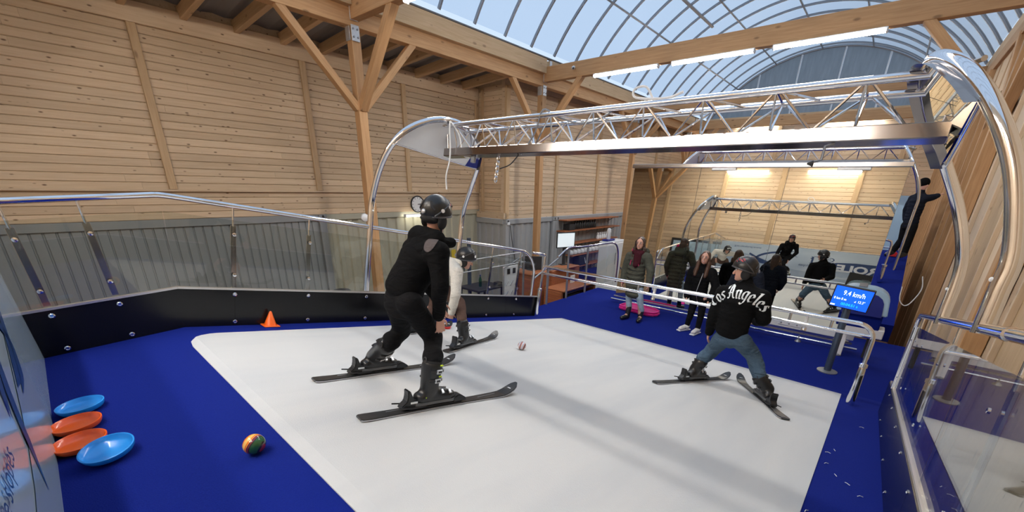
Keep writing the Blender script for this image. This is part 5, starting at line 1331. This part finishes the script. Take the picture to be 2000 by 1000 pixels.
# ---- bending skier in the cream hoodie
t2a, t2b = SP(870, 690), SP(968, 660)
ski(t2a, t2b, 'dark ski with a white edge under the right boot of the cream hoodie skier', SP(910, 680))
x2 = nrm(t2b-t2a); f2R = on_ski(SP(910, 680), t2a, t2b)+.047*SN
t2c, t2d = SP(795, 653), SP(880, 640)
ski(t2c+V3(-.02, -.35, .06)*0, t2d, 'dark ski mostly hidden behind the black hoodie skier', SP(828, 649))
x2L = nrm(t2d-t2c); f2L = on_ski(SP(828, 649), t2c, t2d)+.047*SN
t2R = PY(903, 628, f2R[1]-.02); t2L = PY(842, 612, f2L[1]+.04)
J2 = dict(pelvis=PY(858, 556, 2.95), belly=PY(866, 542, 3.0), chest=PY(880, 525, 3.08), neck=PY(895, 515, 3.15), head=PY(910, 506, 3.20),
          shL=PY(873, 512, 3.20), shR=PY(892, 532, 2.92), elL=PY(868, 575, 3.3), wrL=PY(862, 610, 3.35), elR=PY(890, 575, 2.82), wrR=PY(882, 611, 2.84),
          hipL=PY(848, 560, 3.02), hipR=PY(866, 566, 2.90), knL=PY(850, 590, 3.05), knR=PY(897, 592, 3.02),
          anL=f2L-.035*x2L+.105*SN, anR=f2R-.035*x2+.105*SN, toeL=f2L+.10*x2L+.05*SN, toeR=f2R+.10*x2+.05*SN,
          fwd=nrm((.62, .70, -.50)), up=nrm((.30, .30, .9)), palmR=nrm((-.6, .6, .2)), palmL=nrm((.6, 0, 0)))
s2 = .86
p2, b2_ = person('skier in a cream hoodie and brown trousers bending down towards the belt', J2, s2, .0065, .75)
h2 = PY(862, 552, 2.96)
blob('hoodie', top_parts(J2, s2, h2, .150, .165, .08, .13)+sleeve(J2, 'R', s2, (.078, .066, .052))+sleeve(J2, 'L', s2), 'cream_cotton', p2, .010, 5, .005, 34, 9)
nb = J2['neck']
blob('hood', [cap(nb+V3(-.07, -.05, .02), nb+V3(.07, -.05, .02), .052, .046), cap(nb+V3(-.05, -.08, -.01), nb+V3(.05, -.09, -.02), .050, .045)], 'cream_cotton', p2, .009, 4, .003, 40)
blob('trousers', leg_parts(J2, s2, (.098, .078, .064), dict(L=t2L, R=t2R)), 'brown_cotton', p2, .010, 5, .005, 34, 4)
helmet(J2['head'], J2['fwd'], J2['up'], p2, .98, [(.55, .70, .20, .10, 'white_paint'), (.0, .62, .20, .10, 'white_paint'), (-.55, .70, .20, .10, 'white_paint')])
face(J2['head'], J2['fwd'], J2['up'], s2, b2_, False)
boot(f2R, x2, SN, t2R, p2, .95); boot(f2L, x2L, SN, t2L, p2, .95)

# ---- boy in the lettered jumper
t3a, t3b, t3c, t3d = SP(1278, 750), SP(1421, 741), SP(1533, 822), SP(1441, 743)
ski(t3a, t3b, 'short dark ski pointing right under the left boot of the boy in jeans', SP(1352, 744))
ski(t3c, t3d, 'short dark ski pointing away under the right boot of the boy in jeans', SP(1489, 784))
x3L, x3R = nrm(t3b-t3a), nrm(t3d-t3c); f3L = on_ski(SP(1352, 744), t3a, t3b)+.047*SN; f3R = on_ski(SP(1489, 784), t3c, t3d)+.047*SN
t3L = PY(1372, 704, f3L[1]+.03); t3R = PY(1481, 735, f3R[1]-.02)
J3 = dict(pelvis=PY(1428, 655, 4.66), belly=PY(1434, 625, 4.64), chest=PY(1447, 583, 4.66), neck=PY(1459, 552, 4.72), head=PY(1454, 528, 4.74),
          shL=PY(1413, 571, 4.72), shR=PY(1489, 580, 4.66), elL=PY(1393, 622, 4.68), wrL=PY(1385, 650, 4.72), elR=PY(1489, 580, 4.66)+V3(.05, .05, -.24), wrR=PY(1489, 580, 4.66)+V3(-.04, .25, -.32),
          hipL=PY(1412, 660, 4.68), hipR=PY(1447, 664, 4.62), knL=PY(1390, 686, 4.78), knR=PY(1473, 698, 4.72),
          anL=f3L-.035*x3L+.105*SN, anR=f3R-.035*x3R+.105*SN, toeL=f3L+.10*x3L+.05*SN, toeR=f3R+.10*x3R+.05*SN,
          fwd=nrm((-.95, -.25, -.12)), up=nrm((-.12, .1, 1)), palmL=nrm((.8, .3, 0)), palmR=nrm((-1, 0, 0)))
s3 = .92
p3, b3_ = person('boy in a black lettered jumper and blue jeans skiing with legs apart, seen from behind', J3, s3, .0065, .4)
h3 = PY(1428, 648, 4.65)
J3h = dict(J3)
jum = blob('jumper', top_parts(J3, s3, h3, .190, .200, .085, .14)+sleeve(J3, 'L', s3, (.088, .075, .055))+sleeve(J3, 'R', s3, (.088, .078, .058)), 'black_cotton', p3, .011, 9, .005, 26, 2)
blob('collar', [cap(J3['neck']+V3(-.045, -.01, -.03), J3['neck']+V3(.045, -.01, -.03), .04, .04)], 'black_cotton', p3, .009, 3)
blob('jeans', leg_parts(J3, s3, (.105, .088, .078), dict(L=t3L+.03*SN, R=t3R+.02*SN)), 'denim', p3, .010, 5, .007, 36, 8)
helmet(J3['head'], J3['fwd'], J3['up'], p3, 1.05, [(-.70, .55, .26, .11, 'helmet_red'), (-1.25, .50, .22, .10, 'helmet_red')])
face(J3['head'], J3['fwd'], J3['up'], s3, b3_, False)
boot(f3L, x3L, SN, t3L, p3, 1.0); boot(f3R, x3R, SN, t3R, p3, 1.0)
# blackletter arc on the back, written with a broad nib and laid on the cloth
GL = {'L': ([[(.02, .80), (.16, .98), (.34, .86)], [(.28, .95), (.24, .20), (.40, .03), (.66, .16)], [(.05, .30), (.15, .12), (.40, .05)]], .78),
      'o': ([[(.14, .52), (.14, .14), (.32, .0), (.48, .12), (.48, .50), (.30, .64), (.14, .52)]], .62),
      's': ([[(.50, .56), (.30, .64), (.15, .48), (.48, .22), (.46, .08), (.28, .0), (.08, .10)]], .60),
      'A': ([[(.02, .10), (.16, .0), (.28, .14), (.40, .90)], [(.08, .72), (.14, .92), (.40, 1.0), (.58, .86), (.66, .10), (.82, .0)], [(.18, .42), (.64, .42)]], .92),
      'n': ([[(.04, .52), (.14, .62), (.16, .06), (.26, .0)], [(.18, .48), (.36, .64), (.48, .52), (.48, .08), (.60, .0)]], .66),
      'g': ([[(.48, .60), (.26, .64), (.13, .50), (.13, .16), (.28, .04), (.46, .16)], [(.48, .62), (.48, -.16), (.30, -.34), (.08, -.24)]], .64),
      'e': ([[(.14, .28), (.44, .42), (.42, .54), (.28, .64), (.13, .50), (.13, .14), (.30, .0), (.48, .12)]], .58),
      'l': ([[(.10, .92), (.20, 1.0), (.20, .10), (.32, .0)]], .38), ' ': ([], .26)}
def lettering(target, txt, center, right, upv, size, radius, parent):
    me = target.data; off = np.array(WM[target].translation)
    tree = BVHTree.FromPolygons([tuple(np.array(v.co)+off) for v in me.vertices], [tuple(p.vertices) for p in me.polygons])
    out = np.cross(right, upv); tot = sum(GL[c][1] for c in txt)*size; s = -tot/2; nib = np.array([.085, .060])*size
    for c in txt:
        strokes, wd = GL[c]; vs = []; fs = []
        for st_ in strokes:
            P = []
            for a, b_ in zip(st_[:-1], st_[1:]):
                for k in range(3): t = k/3; P.append(np.array(a)*(1-t)+np.array(b_)*t)
            P.append(np.array(st_[-1])); base = len(vs)
            for p in P:
                for sg in (-1, 1):
                    q = p*size*np.array([1, 1.7])+sg*nib; ang = (s+q[0])/radius
                    X = (radius+q[1])*math.sin(ang); Yv = (radius+q[1])*math.cos(ang)-radius
                    w3 = center+X*right+Yv*upv; hit = tree.ray_cast(Vector(w3+out*.5), Vector(-out))
                    if hit[0] is None: hit = tree.find_nearest(Vector(w3))
                    vs.append(np.array(hit[0])+.004*np.array(hit[1])+.002*out)
            for k in range(len(P)-1): a = base+2*k; fs.append((a, a+1, a+3, a+2))
        if vs: add('letter', vs, fs, 'print_white', parent)
        s += wd*size
rt = nrm(J3['shR']-J3['shL']); upb = nrm(J3['neck']-J3['pelvis']); upb = nrm(upb-rt*(upb@rt))
lettering(jum, 'Los Angeles', J3['chest']+.005*upb-.005*rt, rt, upb, .080, .27, p3)

# ---- woman in the long parka
Y0 = 7.38
def stand(feet, Yc, px, s): pass
J4 = dict(pelvis=PY(1240, 548, 7.38), belly=PY(1243, 528, 7.38), chest=PY(1247, 506, 7.38), neck=PY(1250, 490, 7.38), head=PY(1251, 475, 7.36),
          shL=PY(1265, 502, 7.34), shR=PY(1230, 500, 7.42), elL=PY(1271, 530, 7.30), wrL=PY(1267, 554, 7.22), elR=PY(1221, 527, 7.42), wrR=PY(1216, 549, 7.32),
          hipL=PY(1248, 552, 7.36), hipR=PY(1232, 550, 7.40), knL=PY(1250, 585, 7.34), knR=PY(1228, 583, 7.36), anL=V3(-3.12, 7.36, .09), anR=V3(-3.37, 7.33, .09),
          toeL=V3(-3.08, 7.24, .035), toeR=V3(-3.40, 7.20, .035), fwd=nrm((.10, -1, -.02)), up=V3(0, 0, 1), palmL=nrm((-1, 0, 0)), palmR=nrm((1, 0, 0)), sideL=1, sideR=-1)
s4 = .95
p4, b4_ = person('woman in a long olive parka and pale jeans standing left of the mirror', J4, s4, .0075, .5)
h4 = PY(1238, 574, 7.38)
blob('parka', top_parts(J4, s4, h4, .200, .180, .085, .155)+sleeve(J4, 'L', s4, (.088, .078, .058))+sleeve(J4, 'R', s4, (.088, .078, .058)), 'olive_parka', p4, .012, 6, .005, 30, 6)
nb = J4['neck']
blob('scarf', [cap(nb+V3(-.07, -.06, -.03), nb+V3(.07, -.06, -.03), .055, .055), cap(nb+V3(0, -.10, -.05), nb+V3(0.01, -.135, -.24), .062, .055), cap(nb+V3(.04, -.10, -.05), nb+V3(.06, -.125, -.20), .05, .04)], 'plum_scarf', p4, .010, 4, .005, 40)
blob('hood_lining', [cap(nb+V3(-.13, .02, .0), nb+V3(-.10, .07, .07), .04, .035)], 'pink_lining', p4, .009, 4)
blob('hood', [cap(nb+V3(-.10, .06, -.01), nb+V3(.10, .06, -.01), .065, .065), cap(nb+V3(-.07, .11, -.09), nb+V3(.07, .11, -.09), .07, .07)], 'olive_parka', p4, .010, 5, .004, 30)
for k in (-1, 1): tube('pocket_zip', [J4['chest']+V3(k*.075, -.145, -.01), J4['chest']+V3(k*.085, -.15, -.10)], .006, 'pink_lining', p4, 6)
for k in 'LR': add('cuff', *rc_geo(J4['wr'+k]+V3(0, 0, .012), J4['wr'+k]+V3(0, 0, -.004), .045, .040), 'pink_lining', p4, True)
blob('jeans', leg_parts(J4, s4, (.085, .068, .058), dict(L=V3(-3.12, 7.37, .20), R=V3(-3.365, 7.36, .20))), 'pale_denim', p4, .010, 5, .005, 36)
for k, an in (('L', J4['anL']), ('R', J4['anR'])):
    blob('ankle_boot', [cap(an+V3(0, .02, .13), an+V3(0, .0, .0), .055, .050), cap(an+V3(0, .02, -.04), J4['toe'+k]+V3(0, -.05, .012), .046, .038)], 'boot_black', p4, .009, 4)
hair_long(J4['head'], J4['fwd'], J4['up'], s4, p4, 'hair_dark', .30); face(J4['head'], J4['fwd'], J4['up'], s4, b4_)

# ---- laughing girl in the black jacket
J5 = dict(pelvis=PY(1365, 578, 7.42), belly=PY(1367, 558, 7.42), chest=PY(1371, 536, 7.42), neck=PY(1376, 519, 7.42), head=PY(1378, 503, 7.39),
          shL=PY(1391, 533, 7.40), shR=PY(1353, 529, 7.46), elL=PY(1398, 560, 7.36), wrL=PY(1385, 587, 7.22), elR=PY(1344, 557, 7.44), wrR=PY(1341, 580, 7.28),
          hipL=PY(1373, 583, 7.40), hipR=PY(1358, 581, 7.44), knL=PY(1370, 612, 7.40), knR=PY(1350, 610, 7.44), anL=V3(-2.04, 7.40, .09), anR=V3(-2.25, 7.46, .09),
          toeL=V3(-2.06, 7.27, .035), toeR=V3(-2.31, 7.34, .035), fwd=nrm((.05, -1, .02)), up=nrm((.06, 0, 1)), palmL=nrm((-1, .2, 0)), palmR=nrm((1, .2, 0)), sideL=1, sideR=-1)
s5 = .90
p5, b5_ = person('laughing long haired girl in a black zip jacket and white trainers', J5, s5, .0075, .6)
blob('jacket', top_parts(J5, s5, PY(1363, 584, 7.42), .170, .175, .085, .14)+sleeve(J5, 'L', s5, (.090, .080, .060))+sleeve(J5, 'R', s5, (.090, .080, .060)), 'black_cotton', p5, .011, 6, .005, 30, 11)
tube('zip', [J5['chest']+V3(.06, -.150, .05), J5['chest']+V3(.035, -.158, -.10), J5['belly']+V3(0, -.15, -.09), PY(1362, 590, 7.27)], .005, 'chrome', p5, 6)
blob('leggings', leg_parts(J5, s5, (.085, .066, .050), None), 'black_fleece', p5, .010, 5, .003, 40)
for k, an in (('L', J5['anL']), ('R', J5['anR'])):
    tr = blob('trainer', [cap(an+V3(0, .03, -.02), J5['toe'+k]+V3(0, -.03, .016), .046, .040), cap(an+V3(0, .02, .0), an+V3(0, -.02, -.03), .046, .05)], 'white_leather', p5, .008, 4)
    d_ = nrm((J5['toe'+k]-an)*V3(1, 1, 0)); box('sole', (an*V3(1, 1, 0)+J5['toe'+k]*V3(1, 1, 0))/2+V3(0, 0, .014)+d_*.0, (.27, .09, .024), 'white_plastic', tr, .008, (d_, np.cross(V3(0, 0, 1), d_), V3(0, 0, 1)))
hair_long(J5['head'], J5['fwd'], J5['up'], s5, p5, 'hair_brown', .26); face(J5['head'], J5['fwd'], J5['up'], s5, b5_)
bgp = box('small_packet', J5['wrR']+V3(-.02, -.07, -.09), (.06, .04, .07), 'pink_plastic', None, .012); tag(bgp, 'small pink packet in the laughing girl right hand', 'packet')

# ---- girl behind the boy, facing the slope, best seen in the mirror
gx, gy = -1.44, 7.42
def up_at(x, y_, z): return V3(gx+x, gy+y_, z)
J6 = dict(pelvis=up_at(0, 0, .80), belly=up_at(0, 0, .92), chest=up_at(0, -.01, 1.08), neck=up_at(0, 0, 1.22), head=up_at(0, -.02, 1.33),
          shL=up_at(.15, 0, 1.15), shR=up_at(-.15, 0, 1.15), elL=up_at(.22, .0, .93), wrL=up_at(.17, -.12, .78), elR=up_at(-.22, 0, .93), wrR=up_at(-.17, -.12, .78),
          hipL=up_at(.08, 0, .76), hipR=up_at(-.08, 0, .76), knL=up_at(.09, -.02, .43), knR=up_at(-.09, -.02, .43), anL=up_at(.09, .02, .09), anR=up_at(-.09, .02, .09),
          toeL=up_at(.10, -.11, .035), toeR=up_at(-.10, -.11, .035), fwd=V3(.1, -1, 0), up=V3(0, 0, 1), palmL=V3(-1, 0, 0), palmR=V3(1, 0, 0), sideL=1, sideR=-1)
p6, b6_ = person('dark haired girl in a navy coat hidden behind the boy and reflected in the mirror', J6, .90, .010)
blob('coat', top_parts(J6, .9, up_at(0, 0, .66), .180, .175, .085, .14)+sleeve(J6, 'L', .9, (.09, .08, .06))+sleeve(J6, 'R', .9, (.09, .08, .06)), 'navy_coat', p6, .012, 5, .005, 30)
blob('trousers', leg_parts(J6, .9, (.085, .066, .055), None), 'black_fleece', p6, .011, 4)
for k in 'LR': blob('shoe', [cap(J6['an'+k]+V3(0, .03, -.03), J6['toe'+k]+V3(0, -.04, .01), .045, .038)], 'boot_black', p6, .010, 3)
hair_long(J6['head'], J6['fwd'], J6['up'], .9, p6, 'hair_dark', .26); face(J6['head'], J6['fwd'], J6['up'], .9, b6_)

# ---- person on the far ramp, leaning with one arm out to the wall
YF = 12.0
J7 = dict(pelvis=PY(1777, 437, YF), belly=PY(1783, 420, YF), chest=PY(1792, 395, YF), neck=PY(1800, 375, YF), head=PY(1805, 360, YF),
          shL=PY(1783, 388, YF+.1), shR=PY(1808, 388, YF-.05), elL=PY(1770, 410, YF+.15), wrL=PY(1768, 430, YF+.15), elR=PY(1822, 385, YF), wrR=PY(1834, 381, YF),
          hipL=PY(1770, 440, YF+.05), hipR=PY(1782, 443, YF-.05), knL=PY(1762, 468, YF+.1), knR=PY(1774, 470, YF-.1), anL=PY(1742, 492, YF+.1), anR=PY(1766, 496, YF-.1),
          toeL=PY(1732, 497, YF), toeR=PY(1756, 500, YF-.2), fwd=nrm((.6, -.5, -.1)), up=nrm((.15, 0, 1)), palmL=V3(-1, 0, 0), palmR=V3(0, 0, -1))
p7, b7_ = person('person in black on the far ramp, one arm stretched to the right wall', J7, .85, .012)
blob('jacket', top_parts(J7, .85, PY(1777, 440, YF), .165, .175, .09, .14)+sleeve(J7, 'L', .85, (.09, .075, .055))+sleeve(J7, 'R', .85, (.09, .075, .055)), 'navy_coat', p7, .013, 5, .005, 30)
blob('trousers', leg_parts(J7, .85, (.105, .085, .065), None), 'black_fleece', p7, .013, 5)
for k in 'LR': blob('shoe', [cap(J7['an'+k], J7['toe'+k], .06, .05)], 'boot_black', p7, .012, 3)
f_, u_, r_ = head_axes(J7['fwd'], J7['up']); blob('cap', [ell(J7['head']+.03*u_-.02*f_, (.10, .09, .095), (f_, r_, u_))], 'black_cotton', p7, .011, 3)
